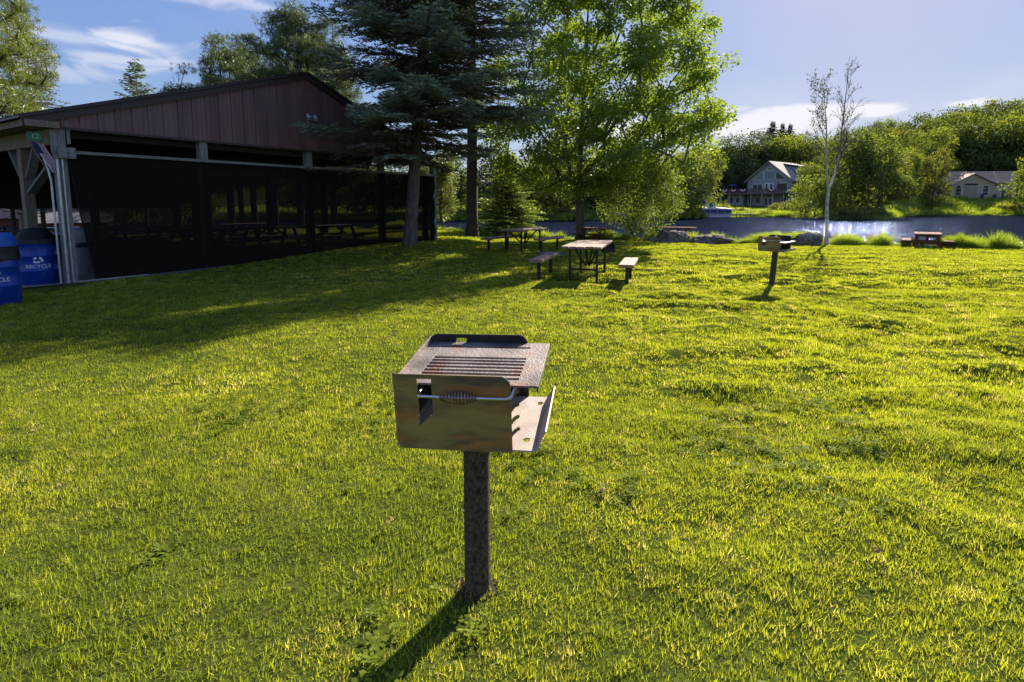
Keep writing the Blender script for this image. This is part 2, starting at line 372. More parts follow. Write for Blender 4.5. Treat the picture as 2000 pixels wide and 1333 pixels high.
GRASS = leafmat('lawn_grass_blades', (.12, .175, .028), (.40, .435, .042), (.56, .50, .20), trans=.5, gloss=.012, inst=True)
CLOVER = leafmat('clover_leaves', (.15, .21, .03), (.30, .36, .045), trans=.45, gloss=0.004, inst=True)
def lawn():
    def zone(y0, y1, sp, seed, amax=1.02, pad=1.3):
        r = rnd(seed); ys = np.arange(y0, y1, sp); X = []; Y = []
        for yv in ys:
            xm = yv*amax+pad; xs = np.arange(-xm, xm, sp); X.append(xs); Y.append(np.full(len(xs), yv))
        x = np.concatenate(X); y = np.concatenate(Y); x = x+(r.random(len(x))-.5)*sp*1.3; y = y+(r.random(len(x))-.5)*sp*1.3
        k = ~in_pav(x, y) & (y < edge(x)+.6)
        k &= ~((np.abs(x+8.6) < 1.0) & (np.abs(y-9.9) < .55) & (x < -7.8))
        return x[k], y[k]
    def attrs(x, y, seed):
        r = rnd(seed); patch = vn(x, y, 1.7, 11)*.5+vn(x, y, .5, 12)*.3+vn(x, y, .17, 13)*.2
        right = ss(-.5, 3.0, x-.1*y)*ss(1.5, 3.5, y)
        tuft = ss(.56, .78, vn(x*.5, y, .33, 14)*.6+vn(x*.6, y, .8, 15)*.4)
        dry = ss(.6, .8, vn(x, y, 1.1, 21))*ss(3, -1, x)*ss(8, 3, y)
        t = np.clip(.12+.62*patch+.12*(r.random(len(x))-.5)+.12*right+.42*dry+(r.random(len(x)) < .07)*.5, 0, 1)
        t = t*(.55+.45*ss(24, 9, y))+.22*ss(9, 24, y)
        hs = .75+.35*vn(x, y, .35, 17)+.55*tuft*right+.2*tuft
        return t, hs, r
    mt = GRASS
    x, y = zone(.7, 4.3, .05, 1); t, hs, r = attrs(x, y, 2)
    pr = [clump('c', 50, .045, .044, .0028, 10+i, mt, lean=.55) for i in range(5)]+[clump('c', 36, .045, .042, .003, 20+i, CLOVER, lean=.6, broad=3) for i in range(2)]
    cl = vn(x, y, .35, 18)+.5*(r.random(len(x))-.5) > .9
    pk = np.where(cl & (r.random(len(x)) < .55), r.integers(5, 7, len(x)), r.integers(0, 5, len(x)))
    tag(scatter('lawn_grass', x, y, .9+.3*r.random(len(x)), np.where(cl, t*.9+.1, t), pr, 0, 3, .2, hs, pk), 'sunlit short mown lawn grass around the near grill', 'grass', kind='stuff')
    x, y = zone(4.3, 10.5, .085, 4); t, hs, r = attrs(x, y, 5)
    pr = [clump('c', 56, .075, .044, .0046, 30+i, mt, lean=.6) for i in range(5)]
    tag(scatter('lawn_grass', x, y, .9+.3*r.random(len(x)), t, pr, 0, 6, .2, hs), 'mown lawn grass across the middle of the park', 'grass', kind='stuff')
    x, y = zone(10.5, 27.5, .15, 7, .98, 1.0); t, hs, r = attrs(x, y, 8)
    pr = [clump('c', 52, .15, .046, .0095, 40+i, mt, lean=.65) for i in range(5)]
    tag(scatter('lawn_grass', x, y, .9+.3*r.random(len(x)), t, pr, 0, 9, .2, hs), 'far lawn grass under the trees up to the lake bank', 'grass', kind='stuff')
lawn()
BANK = leafmat('bank_grass_blades', (.10, .16, .02), (.32, .40, .045), (.46, .46, .16), trans=.5, gloss=.05, inst=True)
def bank():
    r = rnd(50)
    # tall unmown grass along the near bank
    x = r.uniform(-9, 24, 9000); s = r.uniform(-.25, 1.5, len(x)); y = edge(x)+s+.3*(vn(x, x*0, 1.3, 31)-.5)
    tf = vn(x, x*0, .9, 30)*.45+vn(x, y, .33, 32)*.55
    a = x/y; keep = (tf > .42) | (a > .8); k2 = ~((a > .27) & (a < .4) & (s < .5)); keep &= (k2 | (r.random(len(x)) < .3))
    x, y, s, tf, a = x[keep], y[keep], s[keep], tf[keep], a[keep]
    hs = (.22+1.25*ss(.45, .75, tf))*(1+.05*ss(.78, .82, a))*ss(1.7, .7, s)
    hs *= np.where(a < .79, .72, 1)
    k = hs > .2; x, y, hs, tf = x[k], y[k], hs[k], tf[k]
    pr = [clump('c', 46, .13, .42, .013, 60+i, BANK, lean=.7, curve=.9) for i in range(5)]
    tag(scatter('bank_grass', x, y, .8+.4*r.random(len(x)), np.clip(.35+.7*(tf-.4)+.3*(r.random(len(x))-.3), 0, 1), pr, 0, 51, .2, hs), 'bright tall grass tufts along the near lake bank', 'tall grass', kind='stuff')
    # the far shore
    n = 9000; a = r.uniform(-.75, 1.05, n); t = r.random(n)**1.4*26-.6; y = np.interp(a, DA, DD)+t; x = a*y
    k = ~((a > .555) & (a < .665) & (t > 8)) & ~((np.hypot(x-61.5, y-131) < 7)) & ~((t > 15) & (a > .7))
    x, y, t, a = x[k], y[k], t[k], a[k]
    dens = vn(x, y, 4, 33)
    pr = [clump('c', 60, .6, .75, .07, 70+i, BANK, lean=.7, curve=.8) for i in range(4)]
    lawnish = ((a > .38) & (a < .46) & (t > 2))
    sc = np.where(lawnish, .35, .55+.9*dens)
    tag(scatter('shore_grass', x, y, .8+.5*r.random(len(x)), np.clip(.2+.6*dens+.2*r.random(len(x)), 0, 1), pr, 0, 71, .2, sc), 'rough green and yellow grass on the far shore', 'tall grass', kind='stuff')
bank()

# ------------------------------------------------------------------ materials
MT = dict(
    steel_heat=M('heat_stained_steel', (.33, .235, .075), (.12, .095, .05), 7, .6, .12, .15, 60, (.5, .5, 1.9), c3=(.36, .17, .05), s3=8, lo3=.5, hi3=.62, rvar=.12, lo=.42, hi=.58),
    soot_shade=M('soot_shade_steel', (.02, .019, .022), (.05, .042, .038), 8, .6, .4, .1, 50),
    grate=M('weathered_grate_steel', (.30, .25, .23), (.10, .085, .08), 6, .62, .25, .3, 120, (1, 1, 1), 10, c3=(.27, .13, .08), s3=8, lo3=.52, hi3=.7),
    floor=M('pale_rusted_steel', (.52, .45, .40), (.40, .33, .29), 12, .6, .15, .12, 130, (1, 1, 1), 10, c3=(.33, .22, .16), s3=9, lo3=.6, hi3=.8),
    pipe=M('lichen_pipe', (.12, .10, .065), (.025, .021, .017), 70, .85, .1, .8, 160, (1, 1, .8), 8, c3=(.19, .19, .13), s3=120, lo3=.58, hi3=.7),
    chrome=M('zinc_rod', (.62, .63, .66), (.5, .5, .52), 20, .25, .9),
    coil=M('rusty_coil', (.42, .28, .19), (.2, .12, .09), 30, .35, .6),
    post=M('grey_weathered_timber', (.30, .29, .28), (.16, .155, .15), 5, .85, 0, .5, 30, (9, 9, .8)),
    tan=M('tan_timber', (.27, .215, .15), (.17, .13, .09), 5, .8, 0, .4, 30, (6, 6, .8)),
    beam=M('brown_beam', (.22, .17, .12), (.12, .09, .065), 5, .85, 0, .3, 30, (1.2, 6, 6)),
    maroon=M('maroon_metal_siding', (.215, .108, .112), (.14, .072, .076), .8, .5, .05, .08, 12, (3.5, 1, .35), spec=.45, c3=(.24, .15, .15), s3=1.5, lo3=.6, hi3=.85),
    fascia=M('dark_brown_trim', (.05, .032, .034), (.04, .027, .028), 3, .45),
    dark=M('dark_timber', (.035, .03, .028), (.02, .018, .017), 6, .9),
    slab=M('concrete_slab', (.17, .16, .15), (.12, .11, .105), 3, .9, 0, .2, 40),
    gravel=M('gravel', (.22, .21, .2), (.10, .095, .09), 40, .95, 0, 1, 80),
    galv=M('galvanized_pipe', (.55, .57, .62), (.42, .43, .46), 8, .35, .6),
    rail=M('grey_rail', (.24, .23, .22), (.17, .165, .155), 10, .8),
    blue=M('blue_drum_paint', (.006, .05, .36), (.005, .04, .26), 5, .33, 0, .04, 20, c3=(.05, .12, .33), s3=7, lo3=.6, hi3=.72, spec=.45),
    bluelid=M('blue_lid', (.008, .10, .42), (.006, .07, .32), 5, .4),
    bag=M('black_bag_plastic', (.02, .022, .03), (.035, .035, .045), 12, .35, 0, .8, 18),
    blacklid=M('black_lid', (.014, .014, .018), (.010, .010, .014), 5, .6, spec=.2),
    grey=M('grey_plastic', (.27, .25, .25), (.22, .21, .21), 5, .6, 0, .05, 30),
    white=M('white_paint', (.8, .8, .8), (.72, .72, .72), 5, .5),
    green=M('green_sign', (.02, .26, .16), (.015, .2, .12), 5, .4),
    red=M('red_cloth', (.24, .03, .06), (.18, .02, .045), 9, .8),
    navy=M('navy_cloth', (.02, .03, .13), (.015, .02, .09), 9, .8),
    cream=M('cream_cloth', (.75, .70, .72), (.65, .6, .62), 9, .8),
    plank=M('pinkish_brown_planks', (.36, .205, .155), (.25, .15, .115), 4, .65, 0, .3, 25, (.9, 9, 9), c3=(.22, .19, .175), s3=3, spec=.45),
    blacksteel=M('black_steel_frame', (.022, .02, .022), (.04, .034, .03), 12, .45, .5),
    redwood=M('red_brown_stained_wood', (.19, .09, .058), (.13, .06, .04), 4, .9, 0, .3, 25, (6, 1, 6), spec=.1),
    rock=M('grey_boulder', (.27, .235, .21), (.10, .088, .08), 5, .9, 0, 1, 14, c3=(.38, .34, .31), s3=9),
    bark_spruce=M('spruce_bark', (.16, .135, .115), (.08, .065, .055), 14, .95, 0, 1, 30, (1, 1, .35)),
    bark_dark=M('dark_reddish_bark', (.085, .06, .045), (.04, .03, .024), 14, .95, 0, 1, 30, (1, 1, .35)),
    bark_maple=M('maple_bark', (.15, .13, .10), (.08, .07, .055), 10, .95, 0, 1, 24, (1.5, 1.5, .25)),
    bark_birch=M('birch_bark', (.62, .58, .54), (.45, .41, .38), 6, .7, 0, .3, 20, (1, 1, 3), c3=(.06, .05, .045), s3=5, lo3=.6, hi3=.66),
    twig=M('grey_twigs', (.13, .105, .09), (.08, .065, .055), 10, .9),
    siding=M('grey_house_siding', (.33, .34, .37), (.29, .30, .33), 1.2, .7, 0, .25, 3, (.3, .3, 12)),
    siding2=M('beige_house_siding', (.56, .44, .30), (.50, .40, .27), 1.2, .7, 0, .2, 3, (.3, .3, 12)),
    shingle=M('tan_shingles', (.50, .42, .36), (.40, .34, .29), 4, .85, 0, .4, 9, (1, 1, 3)),
    shingle2=M('brown_shingles', (.52, .32, .21), (.42, .27, .18), 3, .85, 0, .4, 9, (1, 1, 3)),
    glass=M('window_glass', (.02, .028, .035), (.012, .018, .025), 3, .12, 0, spec=.35),
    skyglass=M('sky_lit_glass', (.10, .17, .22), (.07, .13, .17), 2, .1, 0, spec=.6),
    deck=M('deck_boards', (.20, .13, .10), (.13, .09, .075), 5, .8),
    brick=M('red_brown_wall', (.20, .07, .045), (.13, .05, .035), 6, .9),
    asphalt=M('road_asphalt', (.30, .28, .27), (.22, .21, .2), 3, .9),
    pontoon=M('pale_aluminium', (.62, .58, .66), (.5, .47, .52), 4, .35, .3),
    boatblue=M('navy_hull_panel', (.03, .05, .16), (.02, .035, .11), 3, .35),
    canvas=M('lilac_grey_canvas', (.50, .47, .52), (.40, .38, .42), 3, .8, 0, .4, 8),
    leaf_litter=M('dry_leaf', (.34, .22, .10), (.22, .13, .06), 30, 1, spec=0),
    dirt=M('dark_soil', (.10, .075, .05), (.05, .04, .028), 30, 1, 0, 1, 90, spec=0),
    teal=M('teal_cloth', (.01, .28, .30), (.01, .2, .22), 3, .8),
)

# ------------------------------------------------------------------ park grills
def masked(name, pos, keep, s0, s1, w0, w1, st, mat, parent, th=.0055, smooth=True):
    ns = int(round((s1-s0)/st)); nw = int(round((w1-w0)/st)); sv_ = np.linspace(s0, s1, ns+1); wv = np.linspace(w0, w1, nw+1)
    idx = -np.ones((ns+1, nw+1), int); vs = []; fs = []
    for i in range(ns):
        for j in range(nw):
            if keep((sv_[i]+sv_[i+1])/2, (wv[j]+wv[j+1])/2):
                q = []
                for a, b in ((i, j), (i+1, j), (i+1, j+1), (i, j+1)):
                    if idx[a, b] < 0: idx[a, b] = len(vs); vs.append(pos(sv_[a], wv[b]))
                    q.append(int(idx[a, b]))
                fs.append(tuple(q))
    mb = MB(); mb.add(vs, fs); o = mb.build(name, mat, parent, fix=False)
    md = o.modifiers.new('thickness', 'SOLIDIFY'); md.thickness = th; md.offset = 0
    return o
GW, GL, GH = .415, .443, .272
def make_grill(st, grate_drop=.037, spring=True):
    root = empty('park_grill')
    W2, L2, r = GW/2, GL/2, .035
    post = MB(); post.tube([(0, 0, -.1), (0, 0, .35), (0, 0, .668)], .0505, 28); post.build('post', MT['pipe'], root, smooth=True)
    box = empty('firebox', (-.035, .01, .95-GH), rot=(.082, -.021, 0), parent=root)
    arc = PI/2*r; fl = GW-r; sl = GL-2*r
    def path(s):  # s=0 at the right end of the front panel, negative for the hooks
        if s <= fl: return (W2-s, -L2)
        s -= fl
        if s <= arc: a = s/r; return (-W2+r-r*math.sin(a), -L2+r-r*math.cos(a))
        s -= arc
        if s <= sl: return (-W2, -L2+r+s)
        s -= sl
        if s <= arc: a = s/r; return (-W2+r-r*math.cos(a), L2-r+r*math.sin(a))
        s -= arc
        return (-W2+r+s, L2)
    tot = 2*fl+2*arc+sl
    def keep_front(s, w):
        if s < 0:   # four upturned hooks
            u = -s
            for k in range(4):
                wc = GH-.075-.044*k+.026*(u/.026)**.6
                if abs(wc-w) < .0085-.004*(u/.026) : return True
                if u > .016 and (u-.020)**2+(w-(GH-.052-.044*k))**2 < .0065**2: return True
            return False
        if s > tot-.0: return False
        u = s
        if s < fl+arc+.02:
            if s < .035 and w > GH-.035 and (s-.035)**2+(w-(GH-.035))**2 > .035**2: return False
            x = W2-s
            if -.112 < x < -.062 and w < GH-.014 and w > GH-.185+(x+.112)*.9: return False
            lb = fl+arc-s
            if s > fl-.01 and w < .03 and (.03-w) > math.sqrt(max(0, .03**2-max(0, s-(fl-.01))**2*.35)): return False
            if s > fl+arc*.6: return w < GH-.03*((s-fl-arc*.6)/(arc*.4+.02))
            return True
        if s < fl+arc+sl: return w < GH-.045
        e = tot-s
        if e < .035 and w > GH-.035 and (e-.035)**2+(w-(GH-.035))**2 > .035**2: return False
        if s < fl+arc+sl+arc and w > GH-.045+.045*((s-fl-arc-sl)/arc)**.5: return False
        x = s-(fl+2*arc+sl)-W2+r
        if -.09 < x < -.045 and GH-.014 > w > GH-.05: return False
        return True
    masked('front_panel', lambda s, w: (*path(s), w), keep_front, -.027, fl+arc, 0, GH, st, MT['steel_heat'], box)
    masked('rear_panel', lambda s, w: (*path(s), w), keep_front, fl+arc, tot, 0, GH, st*1.6, MT['soot_shade'], box)  # near-black holds soot plus the panel's shadow side, put into the colour
    def keep_floor(u, v):
        for (a, b) in ((.262, .155), (.245, -.145)):
            if (u-a)**2+((v-b)*.8)**2 < .012**2: return False
        if u > .25 and v < -L2+.05 and (u-.27)**2+(v+L2-.05)**2 > .05**2 and u > .27: return False
        return True
    def fpos(u, v):
        k = max(0, u-.285); return (u-k*.45, v, .006+k*.9)
    masked('floor_tray', fpos, keep_floor, -W2+.006, .34, -L2+.003, L2-.003, st*1.6, MT['floor'], box)
    g = MB(); zg = GH-grate_drop; t = .007; ul, ur = -.195, .292; vf, vb = -.215, .222
    sl_ = [.161, .038, .0075, -.024, -.058, -.091, -.122, -.159]; a0, a1 = -.13, .226; hw = .0092
    ed = [vb]+[x for v in sl_ for x in (v+hw, v-hw)]+[vf]
    for i in range(0, len(ed), 2):
        y1, y0 = ed[i], ed[i+1]; g.box(((a0+a1)/2, (y0+y1)/2, zg), (a1-a0, y1-y0-.0002, t))
    g.box(((ul+a0)/2, (vf+vb)/2, zg), (a0-ul-.0002, vb-vf, t-.0004)); g.box(((a1+ur)/2, (vf+vb)/2, zg), (ur-a1-.0002, vb-vf, t-.0004))
    g.box((ur+.003, (vf+vb)/2, zg-.008), (.0055, vb-vf, .022))
    g.bar((ul+.004, vf, zg+.004), (ul-.002, vb, zg+.012), .006, .03)
    for v in sl_[2::2]: g.box(((a0+a1)/2+.0, v+hw+.011, zg-.009), (a1-a0-.03, .006, .012))
    g.build('cooking_grate', MT['grate'], box, bevel=.0012)
    hd = MB(); hv = -L2-.03; hw_ = GH-.066
    P = [(-.108, -L2+.03, hw_), (-.110, -L2-.012, hw_), (-.104, hv+.004, hw_), (-.095, hv, hw_), (.195, hv, hw_-.001), (.21, hv+.004, hw_+.004), (.218, -L2+.0, hw_+.018), (.222, -L2+.02, zg-.004)]
    # smooth the corners
    Q = []
    for i in range(len(P)-1):
        for k in range(6): Q.append(Vector(P[i]).lerp(Vector(P[i+1]), k/6))
    Q.append(Vector(P[-1]))
    for _ in range(3): Q = [Q[0]]+[(Q[i-1]+Q[i]*2+Q[i+1])/4 for i in range(1, len(Q)-1)]+[Q[-1]]
    hd.tube(Q, .0052, 10); h = hd.build('handle', MT['chrome'], box, smooth=True)
    if spring:
        cp = []; n = 12
        for i in range(n*16+1):
            t_ = i/(n*16); rr = .0075+.0135*math.sin(PI*t_)**.9; a = 2*PI*n*t_
            cp.append((-.028+.128*t_, hv+rr*math.cos(a), hw_-.001+rr*math.sin(a)))
        c = MB(); c.tube(cp, .0027, 6); c.build('coil_grip', MT['coil'], h if False else box, smooth=True)
    return root
g1 = make_grill(.0025); g1.location = (-.135, 2.05, height(-.135, 2.05)-.0); g1.rotation_euler = (0, 0, -.155)
tag(g1, 'stained steel park grill with a coil grip handle on a thick upright post', 'grill', 'park grills standing on posts in the lawn')
g2 = make_grill(.006, .10, False); gx2 = gp(1512, 10.5)
g2.location = (gx2, 10.5, height(gx2, 10.5)+.0); g2.rotation_euler = Euler((0, R(6), 0)).to_matrix().to_euler(); g2.rotation_euler = (Euler((0, R(3.2), 0)).to_matrix() @ Euler((0, 0, R(-50))).to_matrix()).to_euler()
tag(g2, 'brown park grill on a leaning post farther out in the lawn towards the lake', 'grill', 'park grills standing on posts in the lawn')

def dirt(x, y, rad, seed, name='dirt_patch'):
    r = rnd(seed); n = 40; m = MB(); vs = [(x, y, float(height(x, y))+.018)]
    for k in range(n): a = 2*PI*k/n; q = rad*(.7+.5*float(vn(math.cos(a)*2, math.sin(a)*2, .8, seed))); vs.append((x+q*math.cos(a), y+q*math.sin(a), float(height(x+q*math.cos(a), y+q*math.sin(a)))+.004))
    m.add(vs, [(0, k+1, (k+1) % n+1) for k in range(n)]); o = m.build(name, MT['dirt']); tag(o, kind='structure')
dirt(-.135, 2.05, .085, 3); dirt(gx2, 10.5, .11, 4)
for i, (px_, py_) in enumerate(((1188, 1003), (1775, 1143), (742, 1075))):
    x_, y_ = at(px_, py_); r = rnd(300+i); m = MB()
    for k in range(3 if i < 4 else 1):
        a = r.random()*6.28; c = Vector((r.uniform(-.02, .02), r.uniform(-.02, .02), r.uniform(0, .012))); d1 = Vector((math.cos(a), math.sin(a), r.uniform(-.2, .3))); d2 = Vector((-math.sin(a), math.cos(a), r.uniform(-.3, .3))); q = r.uniform(.014, .024)
        m.add([c-d1*q, c-d1*q*.2+d2*q*.55, c+d1*q, c-d1*q*.2-d2*q*.55, c+Vector((0, 0, .006))], [(0, 1, 4), (1, 2, 4), (2, 3, 4), (3, 0, 4)])
    o = m.build('fallen_leaf', MT['leaf_litter'], None, loc=(x_, y_, float(height(x_, y_))+.042), fix=False); tag(o, 'small dry tan leaf lying in the near lawn grass', 'leaf', 'dry leaves fallen in the near lawn')
# ------------------------------------------------------------------ picnic tables and benches
def steel_table(loc, ax, L_, Wd, H, label, tilt=0):
    root = empty('picnic_table', loc, math.atan2(ax[1], ax[0]), None); r = rnd(int(abs(loc[0])*100)+3)
    m = MB(); n = 5; pw = Wd/n
    for i in range(n): m.box((r.uniform(-.008, .008), -Wd/2+pw*(i+.5), H-.02), (L_, pw-.01, .045), Euler((r.uniform(-.01, .01), r.uniform(-.004, .004), r.uniform(-.003, .003))).to_matrix())
    m.build('tabletop', MT['plank'], root, bevel=.006)
    for sx in (-1, 1):
        x = sx*(L_/2-.35)
        for sy in (-1, 1):
            l = MB(); l.box((x, sy*(Wd/2-.12), (H-.05)/2-.03), (.045, .045, H-.0)); l.build('leg', MT['blacksteel'], root)
        f = MB(); f.box((x, 0, .24), (.035, Wd-.29, .035)); f.build('crossbar', MT['blacksteel'], root); f = MB(); f.box((x, 0, H-.062), (.04, Wd-.1, .035)); f.build('top_rail', MT['blacksteel'], root)
        for sy in (-1, 1):
            b = MB(); b.bar((x-sx*.03, sy*.16, H-.07), (sx*.12, sy*.03, .26), .03, .03); b.build('brace', MT['blacksteel'], root)
    tag(root, label, 'picnic table', 'steel framed picnic tables with separate benches'); return root
def bench(loc, ax, L_, Wd, H, label):
    root = empty('bench', loc, math.atan2(ax[1], ax[0])); m = MB()
    for i in (-1, 1): m.box((0, i*(Wd/4), H-.02), (L_, Wd/2-.008, .06))
    m.build('seat', MT['plank'], root, bevel=.006)
    for sx in (-1, 1):
        l = MB(); l.box((sx*(L_/2-.3), 0, (H-.05)/2-.05), (.06, .06, H+.0)); l.box((sx*(L_/2-.3), 0, H-.062), (.05, Wd-.04, .03)); l.build('leg', MT['blacksteel'], root)
    tag(root, label, 'bench', 'low plank benches beside the picnic tables'); return root
a1 = np.array([.27, .963]); n1 = np.array([.963, -.27]); c1 = np.array([1.56, 11.45])
steel_table((*c1, 0), a1, 2.05, .76, .70, 'near picnic table with pinkish plank top and black steel legs, half in tree shade')
bl = c1-n1*.80; br = c1+n1*.76
bench((bl[0]-.1, bl[1]-.05, 0), a1, 1.75, .27, .42, 'plank bench on the left of the near picnic table, in the tree shade')
bench((br[0]-.05, br[1]-.5, 0), a1, 1.45, .28, .40, 'plank bench on the right of the near picnic table, in the sun')
a2 = np.array([.45, .893]); n2 = np.array([.893, -.45]); c2 = np.array([.36, 18.05])
steel_table((*c2, 0), a2, 2.1, .78, .70, 'farther picnic table by the dark spruce trunk, its plank top seen edge on')
bl = c2-n2*.95; br = c2+n2*.82
bench((bl[0]+.05, bl[1]-.2, 0), a2, 1.9, .27, .43, 'plank bench on the left of the farther picnic table')
bench((br[0]+.1, br[1]+.2, 0), a2, 1.9, .27, .43, 'plank bench on the right of the farther picnic table')
def a_table(loc, rz, L_, Wt, Wa, H, Hs, label, mat='redwood'):
    """wooden table whose ends are crossed frames; local x = across, y = along"""
    root = empty('wooden_picnic_table', loc, rz); m = MB(); n = 5
    for i in range(n): m.box((-Wt/2+Wt/n*(i+.5), 0, H-.02), (Wt/n-.01, L_, .045))
    m.build('tabletop', MT[mat], root, bevel=.005)
    for s in (-1, 1):
        q = MB(); q.box((s*(Wa/2-.14), 0, Hs-.02), (.135, L_, .045)); q.box((s*(Wa/2-.14)+.142*s-.0, 0, Hs-.02), (.13, L_, .045)) if False else q.box((s*(Wa/2-.14)-.142*s, 0, Hs-.02), (.135, L_, .045)); q.build('seat', MT[mat], root, bevel=.005)
    for sy in (-1, 1):
        y = sy*(L_/2-.3)
        f = MB(); f.box((0, y-.045*sy, Hs-.09), (Wa-.1, .04, .10)); f.box((0, y-.045*sy, H-.075), (Wt-.06, .04, .06)); f.build('crossbeam', MT[mat], root)
        for sx in (-1, 1):
            l = MB(); l.bar((sx*(Wt/2-.14), y, H-.05), (sx*(Wa/2-.42), y, -.02), .09, .04, up=(0, 1, 0)); l.build('leg', MT[mat], root)
    for sy in (-1, 1):
        b = MB(); b.bar((0, sy*.08, H-.06), (0, sy*(L_/2-.36), Hs-.07), .07, .035); b.build('brace', MT[mat], root)
    tag(root, label, 'picnic table', 'red brown wooden picnic tables along the bank'); return root
x, y = at(1811, 481); a_table((x, y, 0), -.62, 1.7, .80, 1.62, .47, .24, 'red brown wooden picnic table on the sunny lawn edge at the right')
x, y = at(1318, 471); a_table((x, y+.1, 0), 1.05, 1.75, .7, 1.4, .50, .27, 'weathered wooden picnic table standing behind the boulders', 'redwood')
x, y = at(1160, 470); a_table((x, y+.35, 0), .95, 1.5, .7, 1.4, .50, .27, 'dark wooden picnic table half hidden behind the maple trunk', 'redwood')
# round things by the near table
x, y = at(1190, 497); m = MB(); m.lathe([(0, 0), (.19, 0), (.215, .02), (.215, .16), (.20, .165), (.19, .15), (.185, .02), (0, .02)], 28)
t = m.build('round_tub', MT['soot_shade'], None, smooth=True, loc=(x, y, .16)); t.rotation_euler = (R(68), 0, R(-25)); tag(t, 'dark round metal tub lying on its side behind the near picnic table', 'tub')
x, y = at(1078, 499); m = MB(); m.lathe([(0, .015), (.36, .015), (.38, .07), (.42, .07), (.42, -.05)], 32)
t = m.build('fire_ring', MT['slab'], None, smooth=True, loc=(x, y, .01)); tag(t, 'flat grey round fire ring set in the grass left of the near picnic table', 'fire ring')

# ------------------------------------------------------------------ boulders
def boulder(px, py, wpx, hpx, label, seed, flat=.5):
    d = gd(py); x = gp(px, d); w = wpx/1100*d; h = hpx/1100*d*1.4
    bm = bmesh.new(); bmesh.ops.create_icosphere(bm, subdivisions=5, radius=1)
    r = rnd(seed); pl = [(Vector(r.normal(size=3)).normalized(), r.uniform(.55, .9)) for _ in range(16)]
    for v in bm.verts:
        p = v.co.copy()
        for n_, dd in pl:
            e = p.dot(n_)-dd
            if e > 0: p -= n_*e*.92
        p += v.co*((float(vn(p.x*3+p.z*4, p.y*3+p.z, .5, seed))-.5)*.34+(float(vn(p.x*9+p.z*5, p.y*9-p.z*7, .5, seed+1))-.5)*.14)
        p.x += p.z*r.uniform(.1, .1)
        v.co = Vector((p.x*w/2*1.15, p.y*w/3, max(p.z, -.4)*h*.85))
    me = bpy.data.meshes.new('boulder'); bm.to_mesh(me); bm.free(); me.materials.append(MT['rock'])
    for p in me.polygons: p.use_smooth = True
    o = bpy.data.objects.new('boulder', me); o.location = (x, d, h*.22); o.rotation_euler = (0, 0, r.uniform(-.2, .2)); link(o)
    tag(o, label, 'boulder', 'grey boulders along the lake bank')
boulder(1310, 473, 62, 17, 'peaked grey boulder in front of the wooden table behind it, left of the long boulder', 1)
boulder(1385, 474, 78, 13, 'long low grey boulder in the middle of the bank', 4)
boulder(1578, 479, 52, 17, 'grey boulder right of the far grill, near the forked birch', 9)
boulder(1282, 473, 26, 7, 'small flat grey boulder at the left end of the row', 12)

# ------------------------------------------------------------------ recycling drums and grey bin
def recycle_marks(root, rad, zc, az, sc=1.0):
    """three chasing arrows and the word, bent round the drum"""
    def bend(me, name, z0):
        for v in me.vertices:
            a = az+v.co.x/rad; rr = rad+.003+v.co.z
            v.co = Vector((rr*math.cos(a), rr*math.sin(a), z0+v.co.y))
        me.materials.clear(); me.materials.append(MT['white']); o = bpy.data.objects.new(name, me); link(o, root); return o
    me = text_mesh('RECYCLE', .092*sc, .0006)
    bend(me, 'recycle_lettering', zc-.125*sc)
    mb = MB()
    for k in range(3):
        a = 2*PI*k/3; ca, sa = math.cos(a), math.sin(a)
        def rr(p): return (p[0]*ca-p[1]*sa, p[0]*sa+p[1]*ca)
        s = sc
        for poly in ([(-.052*s, -.062*s), (.0*s, -.062*s), (.0*s, -.030*s), (-.040*s, -.030*s)], [(.0*s, -.076*s), (.034*s, -.046*s), (.0*s, -.016*s)],
                     [(-.075*s, -.042*s), (-.052*s, -.062*s), (-.040*s, -.030*s), (-.052*s, -.014*s)]):
            pts = [rr(p) for p in poly]; pts2 = []
            for i in range(len(pts)):
                for q in range(4): pts2.append((pts[i][0]+(pts[(i+1) % len(pts)][0]-pts[i][0])*q/4, pts[i][1]+(pts[(i+1) % len(pts)][1]-pts[i][1])*q/4))
            mb.prism(pts2, 0, .001, 'z')
    tmp = mb.build('recycle_symbol', MT['white']); me = tmp.data; bpy.data.objects.remove(tmp); bend(me, 'recycle_symbol', zc)
